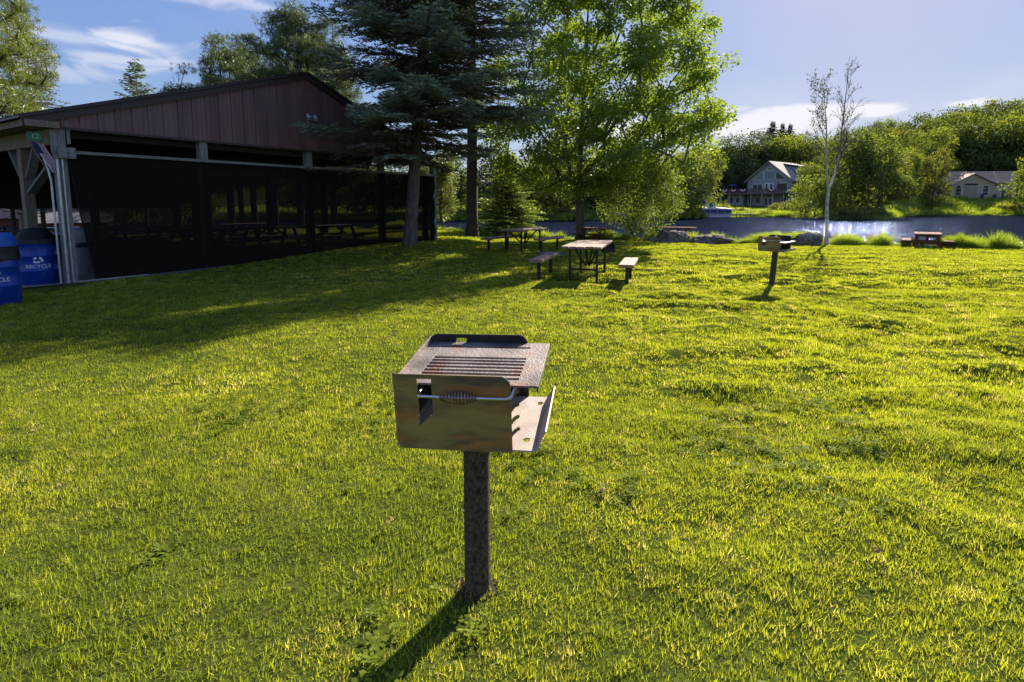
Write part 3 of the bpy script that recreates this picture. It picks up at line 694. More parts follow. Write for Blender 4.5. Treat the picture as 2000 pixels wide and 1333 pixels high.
def drum(px, py, rad, h, label, lid, faceaz, mz):
    d = gd(py)+rad; x = gp(px, d); root = empty('recycling_drum', (x, d, 0))
    pr = [(0, .0), (rad-.01, 0), (rad, .015)]
    for k in (.33, .66): pr += [(rad, h*k-.025), (rad+.010, h*k-.008), (rad+.010, h*k+.008), (rad, h*k+.025)]
    pr += [(rad, h-.02), (rad+.008, h-.012), (rad+.008, h), (rad-.01, h)]
    m = MB(); m.lathe(pr, 56); m.build('drum', MT['blue'], root, smooth=True)
    if lid == 'blue':
        m = MB(); m.lathe([(rad+.014, h-.15), (rad+.02, h-.10), (rad+.012, h-.02), (rad+.022, h+.012), (rad-.03, h+.02)], 40); b = m.build('bag', MT['bag'], root, smooth=True)
        b.data.vertices.foreach_get
        for v in b.data.vertices:
            a = math.atan2(v.co.y, v.co.x); v.co.z -= (.03+.05*float(vn(math.cos(a)*2, math.sin(a)*2, .7, 5)))*(1 if v.co.z < h-.05 else 0); k = 1+.02*math.sin(a*17); v.co.x *= k; v.co.y *= k
        m = MB(); m.lathe([(rad+.004, h+.0), (rad+.004, h+.05), (rad-.02, h+.16), (rad-.08, h+.21), (0, h+.225)], 40); m.build('lid', MT['bluelid'], root, smooth=True)
    else:
        m = MB(); m.lathe([(rad+.012, h-.06), (rad+.016, h+.012), (rad-.02, h+.02)], 40); m.build('bag', MT['bag'], root, smooth=True)
        m = MB(); m.lathe([(rad-.04, h), (rad-.05, h+.09), (rad-.11, h+.17), (rad-.2, h+.215), (0, h+.23)], 40); m.build('lid', MT['blacklid'], root, smooth=True)
    recycle_marks(root, rad, mz, faceaz)
    tag(root, label, 'recycling bin', 'blue recycling drums beside the pavilion'); return root
drum(-22, 601, .315, .85, 'blue recycling drum with a blue lid and black bag, cut by the left picture edge', 'blue', R(-46), .50)
drum(69, 560, .315, .83, 'blue recycling drum with a black dome lid beside the corner post', 'black', R(-49), .48)
x, y = gp(160, 11.75), 11.75; root = empty('trash_can', (x, y, 0)); m = MB(); m.lathe([(0, 0), (.20, 0), (.215, .60), (.0, .60)], 36); m.build('can_body', MT['grey'], root, smooth=True)
m = MB(); m.lathe([(.222, .60), (.226, .68), (.222, .70)], 36); m.build('bag', MT['bag'], root, smooth=True)
m = MB(); m.lathe([(.228, .70), (.225, .80), (.20, .90), (.13, .965), (0, .985)], 36); m.build('lid', MT['grey'], root, smooth=True)
tag(root, 'grey round trash can with a domed lid and black bag behind the screen edge', 'trash can')

# ------------------------------------------------------------------ pavilion
def pavilion():
    root = empty('picnic_pavilion', (PC[0], PC[1], 0), math.atan2(PG[1], PG[0]))
    tag(root, 'open timber pavilion with a maroon ribbed metal gable and black mesh screens', 'pavilion')
    LX, DY, PK, ZB, ZP, SL = 10.6, 17.0, 5.46, 2.89, 4.82, .309
    xl, xr = -.5, 10.3
    def zt(x): return ZP-(SL if x < PK else .38)*abs(x-PK)
    def gable(y, name='gable_panel'):
        m = MB(); top = .11
        m.prism([(xl+.15, ZB), (xr-.15, ZB), (xr-.15, zt(xr-.15)-top), (PK, ZP-top), (xl+.15, zt(xl+.15)-top)], y, y+.02, 'y')
        x = xl+.3
        while x < xr-.2:
            zz = zt(x)-top-.01
            m.box((x, y-.011, (ZB+zz)/2), (.03, .022, zz-ZB-.004))
            for k in (.1, .2): 
                if x+k < xr-.2: m.box((x+k, y-.003, (ZB+zt(x+k)-top-.01)/2), (.02, .006, zt(x+k)-top-.014-ZB))
            x += .3
        return m.build(name, MT['maroon'], root)
    gp_ = gable(-.09)
    m = MB(); m.box(((xl+xr)/2, -.1, ZB-.02), (xr-xl-.3, .03, .045)); m.build('gable_bottom_trim', MT['fascia'], root)
    # fascia boards on the rake
    for a, b in ((xl, PK), (PK, xr)):
        m = MB(); m.bar((a, -.14, zt(a)-.09), (b, -.14, zt(b)-.09), .05, .2, up=(0, 1, 0)); 
        m2 = MB(); vs = [(a, -.17, zt(a)-.13), (b, -.17, zt(b)-.13), (b, -.17, zt(b)+.0), (a, -.17, zt(a)+.0)]; vs += [(x_, -.11, z_) for x_, y_, z_ in vs]
        m2.add(vs, [(0, 1, 2, 3), (7, 6, 5, 4), (0, 4, 5, 1), (1, 5, 6, 2), (2, 6, 7, 3), (3, 7, 4, 0)]); m2.build('fascia', MT['fascia'], root)
    for a, b in ((xl-.05, PK), (PK, xr+.05)):
        m = MB(); vs = [(a, -.22, zt(a)+.005), (b, -.22, zt(b)+.005), (b, DY+.2, zt(b)+.005), (a, DY+.2, zt(a)+.005)]; vs += [(x_, y_, z_+.04) for x_, y_, z_ in vs]
        m.add(vs, [(3, 2, 1, 0), (4, 5, 6, 7), (0, 1, 5, 4), (1, 2, 6, 5), (2, 3, 7, 6), (3, 0, 4, 7)])
        dz = (zt(b)-zt(a))/(b-a); y = 0.0
        while y < DY: m.bar((a, y, zt(a)+.06), (b, y, zt(b)+.06), .03, .03, up=(0, 1, 0)); y += .45
        m.build('roof', MT['fascia'], root)
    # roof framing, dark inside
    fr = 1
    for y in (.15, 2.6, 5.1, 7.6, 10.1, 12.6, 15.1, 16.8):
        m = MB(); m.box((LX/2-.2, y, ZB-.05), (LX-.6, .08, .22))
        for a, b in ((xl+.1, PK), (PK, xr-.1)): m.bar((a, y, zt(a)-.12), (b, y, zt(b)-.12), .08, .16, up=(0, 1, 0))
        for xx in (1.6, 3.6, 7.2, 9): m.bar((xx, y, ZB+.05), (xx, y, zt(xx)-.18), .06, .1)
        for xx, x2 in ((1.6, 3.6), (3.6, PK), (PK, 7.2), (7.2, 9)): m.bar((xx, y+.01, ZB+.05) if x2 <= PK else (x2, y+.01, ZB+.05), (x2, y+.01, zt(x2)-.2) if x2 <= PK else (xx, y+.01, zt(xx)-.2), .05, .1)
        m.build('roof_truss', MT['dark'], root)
    gable(DY+.05, 'rear_gable_light_block')  # unseen far gable, closed off to cut the light inside
    # posts
    XP = (0.06, 2.7, 5.5, 8.13, 10.55)
    for i, x in enumerate(XP):
        for y in (.0, 5.6, 11.2, 16.9):
            if y > 6 and i in (1, 2, 3): continue
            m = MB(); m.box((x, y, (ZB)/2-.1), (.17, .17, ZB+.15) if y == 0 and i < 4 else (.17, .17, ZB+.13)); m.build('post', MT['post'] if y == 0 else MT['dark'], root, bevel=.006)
    m = MB(); m.box((-.045, -.096, 2.62), (.10, .02, .42)); m.box((.19, -.02, 2.8), (.05, .15, .42)); m.build('post_cap_board', MT['post'], root, bevel=.004)
    # the open left side: header beam, second post, knee braces
    m = MB(); m.box((-.06, 8.4, 2.70), (.09, 16.9, .28)); m.build('side_beam', MT['tan'], root, bevel=.005)
    m = MB(); m.box((-.22, 8.4, 2.905), (.5, 17.2, .11)); m.build('eave_soffit', MT['tan'], root)
    for y in (1.5, 5.3):
        m = MB(); m.box((-.0, y, 1.25), (.17, .19, 2.7)); m.build('post', MT['tan'], root, bevel=.006)
    for a, b in (((.03, .12, 2.3), (.03, 1.4, 1.72)), ((.03, 1.55, 1.85), (.03, 2.2, 2.6)), ((.03, 1.45, 1.95), (.03, .9, 2.6))):
        m = MB(); m.bar(a, b, .05, .15, up=(1, 0, 0)); m.build('knee_brace', MT['post'], root)
    # rails that hold the screens
    m = MB(); m.box((5.4, -.13, 2.44), (10.55, .045, .055)); m.build('screen_rail', MT['rail'], root)
    m = MB(); m.box((.12, -.13, 2.42), (.26, .12, .20)); m.box((.12, -.195, 2.36), (.25, .01, .02)); m.box((.12, -.195, 2.44), (.25, .01, .02)); m.build('screen_roller_box', MT['post'], root, bevel=.004)
    m = MB(); m.box((.7, -.12, .03), (1.3, .05, .04)); m.build('screen_bottom_bar', MT['galv'], root)
    # mesh screen
    sm = bpy.data.materials.new('black_mesh_screen'); sm.use_nodes = True; nt = sm.node_tree; b = nt.nodes['Principled BSDF']; b.inputs['Base Color'].default_value = (.016, .0135, .0115, 1); b.inputs['Roughness'].default_value = 1; b.inputs['Specular IOR Level'].default_value = 0
    tr = nt.nodes.new('ShaderNodeBsdfTransparent'); mx = nt.nodes.new('ShaderNodeMixShader'); mx.inputs[0].default_value = .935; out = nt.nodes['Material Output']
    nt.links.new(tr.outputs[0], mx.inputs[1]); nt.links.new(b.outputs[0], mx.inputs[2]); nt.links.new(mx.outputs[0], out.inputs[0])
    nx, nz = 150, 14; vs = []; fs = []
    for i in range(nx+1):
        for k in range(nz+1):
            z = 2.44*k/nz+.02*(1-k/nz); x0 = .13+.29*(1-k/nz); x = x0+(10.5-x0)*i/nx
            wr = .012*math.sin(x*2.1)+(.045*math.sin((x+z*.9)*9)+.02*math.sin((x*1.3+z)*23))*float(ss(8.2, 8.7, x))*(.4+.6*(1-abs(z/2.44-.5)))
            vs.append((x, -.11+wr*.8, z))
    for i in range(nx):
        for k in range(nz): q = i*(nz+1)+k; fs.append((q, q+nz+1, q+nz+2, q+1))
    m = MB(); m.add(vs, fs); m.build('mesh_screen', sm, root, smooth=True, fix=False)
    m = MB(); m.tube([(.13, -.115, 2.44), (.27, -.115, 1.2), (.42, -.115, .04)], .012, 6); m.build('screen_hem', MT['blacklid'], root)
    # gathered screen at the end post
    m = MB(); nz = 24; vs = []; fs = []
    for k in range(nz+1):
        z = 2.4*k/nz
        for i in range(13): u = i/12; vs.append((9.95+u*.6*(.35+.65*abs(z/2.4-.35)), -.05+.05*math.sin(u*20+z*2), z))
    for k in range(nz):
        for i in range(12): q = k*13+i; fs.append((q, q+1, q+14, q+13))
    m.add(vs, fs); m.build('screen_drape', MT['blacklid'], root, smooth=True, fix=False)
    # downspout pipes in front of the corner post
    m = MB(); m.tube([(-.03, -.13, .0), (-.03, -.13, 2.3)], .022, 10); m.tube([(.05, -.12, .0), (.05, -.12, 2.3)], .016, 10)
    m.tube([(-.12, -.05, 0), (-.12, -.05, 1.9), (-.14, .0, 2.15), (-.18, .02, 2.3)], .018, 10); m.build('screen_track_pipe', MT['galv'], root, smooth=True)
    # slab
    m = MB(); m.box((5.3, 8.4, .0), (10.8, 17.3, .06)); m.build('floor_slab', MT['slab'], root)
    # far side: low dark wall boards with openings, rear posts
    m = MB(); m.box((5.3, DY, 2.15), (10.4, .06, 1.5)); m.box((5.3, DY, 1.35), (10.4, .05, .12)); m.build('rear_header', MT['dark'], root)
    # flood light on the gable
    f = empty('flood_light', (PK+.02, -.13, 3.72), parent=root); m = MB(); m.box((.12, -.02, .0), (.12, .04, .12)); m.tube([(.1, -.05, 0), (-.05, -.14, .02)], .015, 8); m.build('bracket', MT['galv'], f)
    for dx in (-.12, .1): m = MB(); m.tube([(dx, -.12, .06), (dx-.03, -.2, -.02), (dx-.04, -.23, -.06)], [.025, .045, .058], 12); m.build('lamp_head', MT['canvas'], f, smooth=True)
    return root
pav = pavilion()
def pav_pt(u, v, z): p = PC+PG*u+PS*v; return (p[0], p[1], z)
PRZ = math.atan2(PG[1], PG[0])
# address sign on the side beam
sg = empty('address_sign', pav_pt(-.19, .30, 2.72), PRZ-PI/2+.75)
m = MB(); m.box((0, 0, 0), (.25, .008, .17)); m.build('sign_plate', MT['green'], sg)
me = text_mesh('12', .14, .001)
for v in me.vertices: v.co = Vector((v.co.x+.01, -.006-v.co.z, v.co.y))
me.materials.clear(); me.materials.append(MT['white']); o = bpy.data.objects.new('sign_number', me); link(o, sg)
tag(sg, 'small green address sign with a white number on the pavilion corner beam', 'sign')
# flag
fl = empty('small_flag', pav_pt(-.16, .12, 2.52), R(35)); fl.scale = (1.15, 1.15, 1.15)
m = MB(); m.tube([(-.16, 0, .12), (.1, -.1, -.5)], .008, 8); m.build('flag_pole', MT['tan'], fl)
mr, mw, mn = MB(), MB(), MB()
nst = 13
for i in range(nst):
    for k in range(8):
        def P(u, v): # u along the pole, v out
            return (-.13+.23*u+.16*v+.01*math.sin(v*7), -.03-.07*u-.05*math.sin(v*5+u*2)*.4, .08-.47*u+.06*v-.10*v)
        u0, u1, v0, v1 = i/nst, (i+1)/nst, k/8, (k+1)/8
        tgt = mn if (i < 7 and k < 3) else (mr if i % 2 == 0 else mw)
        tgt.add([P(v0, u0), P(v1, u0), P(v1, u1), P(v0, u1)], [(0, 1, 2, 3)])
for q, nm, mt in ((mr, 'red_stripes', 'red'), (mw, 'white_stripes', 'cream'), (mn, 'blue_canton', 'navy')): 
    o = q.build(nm, MT[mt], fl, fix=False); md = o.modifiers.new('thickness', 'SOLIDIFY'); md.thickness = .002
tag(fl, 'small red white and blue striped flag hanging from the corner of the pavilion', 'flag')
# gravel by the corner and weeds along the screen
m = MB(); q = [pav_pt(u, v, height(*pav_pt(u, v, 0)[:2])+.02) for u, v in ((-.9, 1.0), (-.75, -.1), (-.2, -.28), (.6, -.3), (3, -.22), (3, 0), (-.1, 3), (-.9, 3))]
m.add(q, [tuple(range(8))]); o = m.build('gravel_path', MT['gravel']); tag(o, kind='structure')
# picnic tables inside the pavilion
first = None
for i, (u, v) in enumerate(((3.9, 2.4), (6.1, 2.6), (8.3, 2.5), (2.6, 5.5), (5.0, 6.0), (7.6, 6.2), (1.2, 6.8), (1.4, 10.6))):
    p = pav_pt(u, v, .03)
    lab = ['dark trestle table behind the screen left of the middle pavilion post', 'dark trestle table behind the screen right of the middle pavilion post', 'dark trestle table behind the screen nearest the spruce trunk',
           'dark trestle table deeper in the pavilion, behind the second post', 'dark trestle table deep in the middle of the pavilion', 'dark trestle table deep in the right end of the pavilion', 'dark trestle table seen past the grey trash can', 'dark trestle table at the far end of the pavilion seen past the corner post'][i]
    if first is None:
        t = empty('trestle_table', p, PRZ); m = MB()
        for k in range(5): m.box((0, -.3+.15*k, .74), (1.85, .14, .04))
        m.build('tabletop', MT['deck'], t)
        for s in (-1, 1): m = MB(); m.box((0, s*.68, .44), (1.85, .24, .04)); m.build('seat', MT['deck'], t)
        for sx in (-1, 1):
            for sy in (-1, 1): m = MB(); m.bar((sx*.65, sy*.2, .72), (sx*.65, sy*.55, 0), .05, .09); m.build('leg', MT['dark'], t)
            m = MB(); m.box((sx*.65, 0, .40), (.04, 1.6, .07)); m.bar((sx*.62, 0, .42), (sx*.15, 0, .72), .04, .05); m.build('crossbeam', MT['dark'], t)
        first = t
    else: t = copy_tree(first); t.location = p
    tag(t, lab, 'picnic table', 'trestle tables inside the pavilion')
# weeds with pale seed heads
for i, (px, py, h) in enumerate(((194, 541, .16), (245, 543, .30), (241, 530, .22), (256, 532, .35), (322, 522, .25), (351, 521, .2), (472, 509, .16), (384, 521, .18))):
    d = gd(py)-.0; x = gp(px, d); w = empty('weed', (x, d, height(x, d))); m = MB(); m.tube([(0, 0, 0), (.01, 0, h*.6), (.03, .01, h)], .004, 5); m.build('stem', MT['tan'], w)
    m = MB(); r = rnd(i)
    for k in range(14): v = Vector(r.normal(size=3)).normalized(); m.bar(Vector((.03, .01, h)), Vector((.03, .01, h))+v*.028, .006, .006)
    m.build('seed_head', MT['cream'], w); tag(w, 'thin weed with a pale seed head growing at the foot of the black screen', 'weed', 'seeding weeds along the foot of the screen')

# ------------------------------------------------------------------ trees
def cards(P, D, Ls, Ws, r, up=None):
    """kite shaped leaf faces from base P along D"""
    D = D/np.linalg.norm(D, axis=1, keepdims=True)
    n = r.normal(size=D.shape) if up is None else up+r.normal(size=D.shape)*.35
    sd = np.cross(D, n); sd /= np.linalg.norm(sd, axis=1, keepdims=True)+1e-9
    Ls = np.broadcast_to(Ls, len(P))[:, None]; Ws = np.broadcast_to(Ws, len(P))[:, None]
    V = np.stack([P, P+D*Ls*.45+sd*Ws*.5, P+D*Ls, P+D*Ls*.45-sd*Ws*.5], 1).reshape(-1, 3)
    F = np.arange(len(P)*4).reshape(-1, 4); return V, F
def tubes(A, B, ra, rb, n=6):
    """many tapered segments"""
    A = np.asarray(A); B = np.asarray(B); t = B-A; L_ = np.linalg.norm(t, axis=1, keepdims=True)+1e-9; t = t/L_
    h = np.where(np.abs(t[:, 2:3]) < .9, np.array([[0, 0, 1.]]), np.array([[1., 0, 0]])); x = np.cross(h, t); x /= np.linalg.norm(x, axis=1, keepdims=True); y = np.cross(t, x)
    a = np.arange(n)*2*PI/n; c = np.cos(a)[None, :, None]; s_ = np.sin(a)[None, :, None]
    o = x[:, None]*c+y[:, None]*s_
    V = np.stack([A[:, None]+o*np.asarray(ra)[:, None, None], B[:, None]+t[:, None]*0+o*np.asarray(rb)[:, None, None]], 1).reshape(-1, 3)
    k = np.arange(n); f = np.stack([k, (k+1) % n, n+(k+1) % n, n+k], -1)
    F = (f[None]+(np.arange(len(A))*2*n)[:, None, None]).reshape(-1, 4); return V, F
def mkobj(name, V, F, mat, parent, tint=None, smooth=False):
    return link(bpy.data.objects.new(name, bigmesh(name, V, F, mat, tint, smooth=smooth)), parent)
def flare(p, r0, r1, k, rad):  # root flare
    return rad

def decid(name, label, cat, loc, trunk, rtrunk, clusters, nleaf, lsize, spread, bark, leaf, seed, group=None, flat=.6, lw=.75, rise=.5, needle=False, minr=.006, nseg=6, bare=0, tintz=None, sag=0):
    """trunk: list of points (local); clusters: (n,3) attractor points; each grows a limb from the nearest wood and carries leaves"""
    root = empty(name, loc); r = rnd(seed)
    T = [np.array(p, float) for p in trunk]; nodes_ = []; par = []; 
    for i in range(len(T)-1):
        m = max(2, int(np.linalg.norm(T[i+1]-T[i])/.35))
        for k in range(m): nodes_.append(T[i]+(T[i+1]-T[i])*k/m); par.append(len(nodes_)-2)
    nodes_.append(T[-1]); par.append(len(nodes_)-2); nt_ = len(nodes_); par[0] = -1
    C = np.asarray(clusters); zb = T[0]
    base = nodes_[int(nt_*.35)]
    order = np.argsort(np.linalg.norm(C-base, axis=1))
    leafnode = []; NP = np.zeros((200000, 3)); NP[:nt_] = nodes_; cnt = nt_; par = list(par)
    seg = max(.25, np.linalg.norm(C.max(0)-C.min(0))/22)
    low = T[0][2]+(T[-1][2]-T[0][2])*bare
    for ci in order:
        p = C[ci]; d = NP[:cnt]-p; dist = np.sqrt((d**2).sum(1)); dz = p[2]-NP[:cnt, 2]
        hor = np.hypot(d[:, 0], d[:, 1])
        cost = dist+np.maximum(0, hor*rise-dz)*1.6+np.where(NP[:cnt, 2] < low, 50, 0)
        q = int(np.argmin(cost)); a = NP[q].copy(); L_ = np.linalg.norm(p-a); m = max(1, int(L_/seg)); prev = q
        jit = r.normal(size=3)*.06*L_
        for k in range(1, m+1):
            t = k/m; w = a+(p-a)*t+jit*math.sin(PI*t); w[2] += .10*L_*math.sin(PI*t)*(1-sag)-sag*.1*L_*t*t; NP[cnt] = w; par.append(prev); prev = cnt; cnt += 1
        leafnode.append((prev, ci))
    wgt = np.zeros(cnt)
    for q, _ in leafnode: wgt[q] += 1
    for i in range(cnt-1, 0, -1): wgt[par[i]] += wgt[i]
    wmax = max(wgt[0], 1); rad = np.maximum(minr, rtrunk*(wgt/wmax)**.48)
    rad[:nt_] = np.maximum(rad[:nt_], rtrunk*(1-np.arange(nt_)/nt_)*.9); rad[0] = rtrunk*1.35; rad[1] = rtrunk*1.08
    i = np.arange(1, cnt); pr = np.array(par)[1:]; ra = np.minimum(rad[pr], rad[i]*1.6); ra[:nt_-1] = rad[pr[:nt_-1]]
    V, F = tubes(NP[pr], NP[i], ra, rad[i], nseg); mkobj('trunk', V, F, bark, root, smooth=True)
    n = len(C); P = np.repeat(C, nleaf, 0); sp = np.asarray(spread)
    g = r.normal(size=P.shape)*np.array([1, 1, flat])*.55; ln = np.linalg.norm(g, axis=1, keepdims=True); g = g/np.maximum(ln, 1)  # soft ball
    spc = np.repeat(r.uniform(.65, 1.25, n), nleaf)[:, None]; P = P+g*sp*spc
    if needle:
        k = 9; P = np.repeat(P, k, 0); D = r.normal(size=P.shape)+np.array([0, 0, .7]); L2 = lsize*r.uniform(.7, 1.2, len(P)); V, F = cards(P, D, L2, L2*lw, r)
        ti = np.repeat(np.repeat(r.random(n)*.5, nleaf)+r.random(n*nleaf)*.4, k)
    else:
        D = g+r.normal(size=P.shape)*.8+np.array([0, 0, -.25]); L2 = lsize*r.uniform(.6, 1.25, len(P)); up = np.array([0, 0, 1.])+0*P
        V, F = cards(P, D, L2, L2*lw, r, up+r.normal(size=P.shape)*.6); ti = np.repeat(r.random(n)*.4, nleaf)+r.random(n*nleaf)*.5
    mkobj('crown', V, F, leaf, root, np.clip(ti, 0, 1))
    return tag(root, label, cat, group)
def envelope(n, f, zlo, zhi, r, cx=lambda z: (0, 0), hollow=.35, mind=0):
    """n points in a body of revolution of radius f(z)"""
    out = []; tries = 0
    while len(out) < n and tries < n*200:
        tries += 1; z = r.uniform(zlo, zhi); R_ = f(z)
        if R_ <= 0 or r.random() > (R_/fmax(f, zlo, zhi))**1.3: continue
        q = (hollow**2+(1-hollow**2)*r.random())**.5 if r.random() < .8 else r.random()**.5; a = r.random()*2*PI
        lum = 1+.22*(float(vn(math.cos(a)*2.2, math.sin(a)*2.2+z*.6, .8, 5))-.5)*2
        c = cx(z); p = np.array([c[0]+R_*q*lum*math.cos(a), c[1]+R_*q*lum*math.sin(a), z])
        if mind and out and np.min(np.linalg.norm(np.array(out)-p, axis=1)) < mind: continue
        out.append(p)
    return np.array(out)
_fm = {}
def fmax(f, a, b):
    k = (id(f), a, b)
    if k not in _fm: _fm[k] = max(f(z) for z in np.linspace(a, b, 60))
    return _fm[k]

def conifer(name, label, cat, loc, H, z0, Rf, bark, needle, seed, rt, whorl=.3, nb=6, cl=.15, cw=.035, a=.05, b=.25, up=.12, tsp=.11, tlen=.36, lean=(0, 0), dead=0, bare_in=.12, group=None, sparse=1., ztop=None, dmat=None, csp=.07):
    root = empty(name, loc); r = rnd(seed); ztop = ztop or H
    def ctr(z): t = z/H; return np.array([lean[0]*t, lean[1]*t, z])
    zs = np.linspace(-.15, H, 40); A = np.array([ctr(z) for z in zs]); rr = rt*np.clip(1-zs/H, .03, 1)**.8; rr[0] = rt*1.35; rr[1] *= 1.12
    V, F = tubes(A[:-1], A[1:], rr[:-1], rr[1:], 12); BV, BF = [V], [F]; off = len(V)
    SA, SB, RA, RB = [], [], [], []; CP, CD, CT = [], [], []
    z = z0
    while z < ztop:
        Lm = Rf(z)
        for k in range(nb):
            az = r.random()*2*PI; Lb = Lm*r.uniform(.62, 1.12)*(1 if r.random() > .12 else .5)
            if Lb < .12: continue
            zz = z+r.uniform(-.5, .5)*whorl; dr = np.array([math.cos(az), math.sin(az), 0.]); c0 = ctr(zz)
            aa = a+.35*(zz/H)+r.uniform(-.08, .08); m = max(4, int(Lb/.22)); tt = np.linspace(0, 1, m+1)
            pts = c0+dr*(tt*Lb)[:, None]; pts[:, 2] += Lb*(aa*tt-b*tt**2+up*tt**4); sw = np.cross(dr, [0, 0, 1.])*r.uniform(-.12, .12)*Lb; pts += sw*(tt**2)[:, None]
            rb = .008+.011*Lb*(1-zz/H*.4)/2.2; rs = rb*(1-.85*tt)
            SA.append(pts[:-1]); SB.append(pts[1:]); RA.append(rs[:-1]); RB.append(rs[1:])
            isdead = zz < z0+dead and r.random() < .8
            t = bare_in+.1*r.random()
            fw = dr
            while t < 1:
                p = c0+dr*t*Lb+sw*t*t; p = p+np.array([0, 0, Lb*(aa*t-b*t*t+up*t**4)])
                for sgn in (-1, 1):
                    if r.random() > sparse*(1 if not isdead else .55): continue
                    sd = np.cross([0, 0, 1.], dr)*sgn; tl = Lb*tlen*(1-t)**.55*r.uniform(.6, 1.2)+.09
                    d = fw*r.uniform(.45, .9)+sd+np.array([0, 0, r.uniform(-.28, .05)]); d /= np.linalg.norm(d)
                    if tl > .2: SA.append(p[None]); SB.append((p+d*tl*.9)[None]); RA.append(np.array([.005])); RB.append(np.array([.002]))
                    if isdead and r.random() < .7: continue
                    nc = max(2, int(tl/csp)); q = (np.arange(nc)+r.random(nc)*.6)/nc
                    pp = p+d*(q*tl)[:, None]; pp[:, 2] -= .06*q*q*tl
                    for s2 in (-1, 1):
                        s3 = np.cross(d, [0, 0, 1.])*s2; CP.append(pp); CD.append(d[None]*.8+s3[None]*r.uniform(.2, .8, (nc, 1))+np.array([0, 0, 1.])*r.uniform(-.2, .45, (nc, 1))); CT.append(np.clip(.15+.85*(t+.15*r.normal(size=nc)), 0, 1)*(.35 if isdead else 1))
                t += tsp/Lb*(.7+.6*r.random())
        z += whorl*(1-.45*z/H)
    V2, F2 = tubes(np.concatenate(SA), np.concatenate(SB), np.concatenate(RA), np.concatenate(RB), 4); BV.append(V2); BF.append(F2+off)
    mkobj('trunk', np.concatenate(BV), np.concatenate(BF), bark, root, smooth=True)
    P = np.concatenate(CP); D = np.concatenate(CD); T = np.concatenate(CT); L_ = cl*r.uniform(.7, 1.25, len(P))
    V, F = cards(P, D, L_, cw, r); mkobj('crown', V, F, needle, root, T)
    return tag(root, label, cat, group)

LM = dict(
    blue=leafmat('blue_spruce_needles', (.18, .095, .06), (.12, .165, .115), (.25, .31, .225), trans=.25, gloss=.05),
    spruce=leafmat('green_spruce_needles', (.16, .09, .05), (.10, .135, .06), (.18, .23, .10), trans=.25, gloss=.05),
    pine=leafmat('pine_needles', (.06, .09, .032), (.14, .185, .05), trans=.25, gloss=.05),
    pinel=leafmat('yellow_pine_needles', (.09, .13, .025), (.23, .26, .045), trans=.35, gloss=.05),
    maple=leafmat('maple_leaves', (.12, .19, .022), (.28, .37, .035), trans=.55, gloss=.05),
    birch=leafmat('birch_leaves', (.10, .16, .03), (.24, .31, .06), trans=.45, gloss=.02),
    hemlock=leafmat('hemlock_needles', (.09, .14, .03), (.20, .27, .06), trans=.35, gloss=.05),
    willow=leafmat('willow_leaves', (.10, .14, .03), (.22, .25, .07), trans=.45, gloss=.05),
    f1=leafmat('far_leaves_mid_green', (.07, .105, .026), (.18, .22, .045), trans=.35, gloss=.02),
    f2=leafmat('far_leaves_bright', (.11, .15, .025), (.27, .31, .05), trans=.42, gloss=.02),
    f3=leafmat('far_leaves_deep', (.045, .07, .026), (.125, .165, .048), trans=.3, gloss=.02),
    f4=leafmat('far_leaves_olive', (.11, .12, .03), (.25, .26, .065), trans=.38, gloss=.02),
    dk=leafmat('dark_conifer_needles', (.015, .026, .015), (.04, .055, .028), trans=.1, gloss=.04),
)

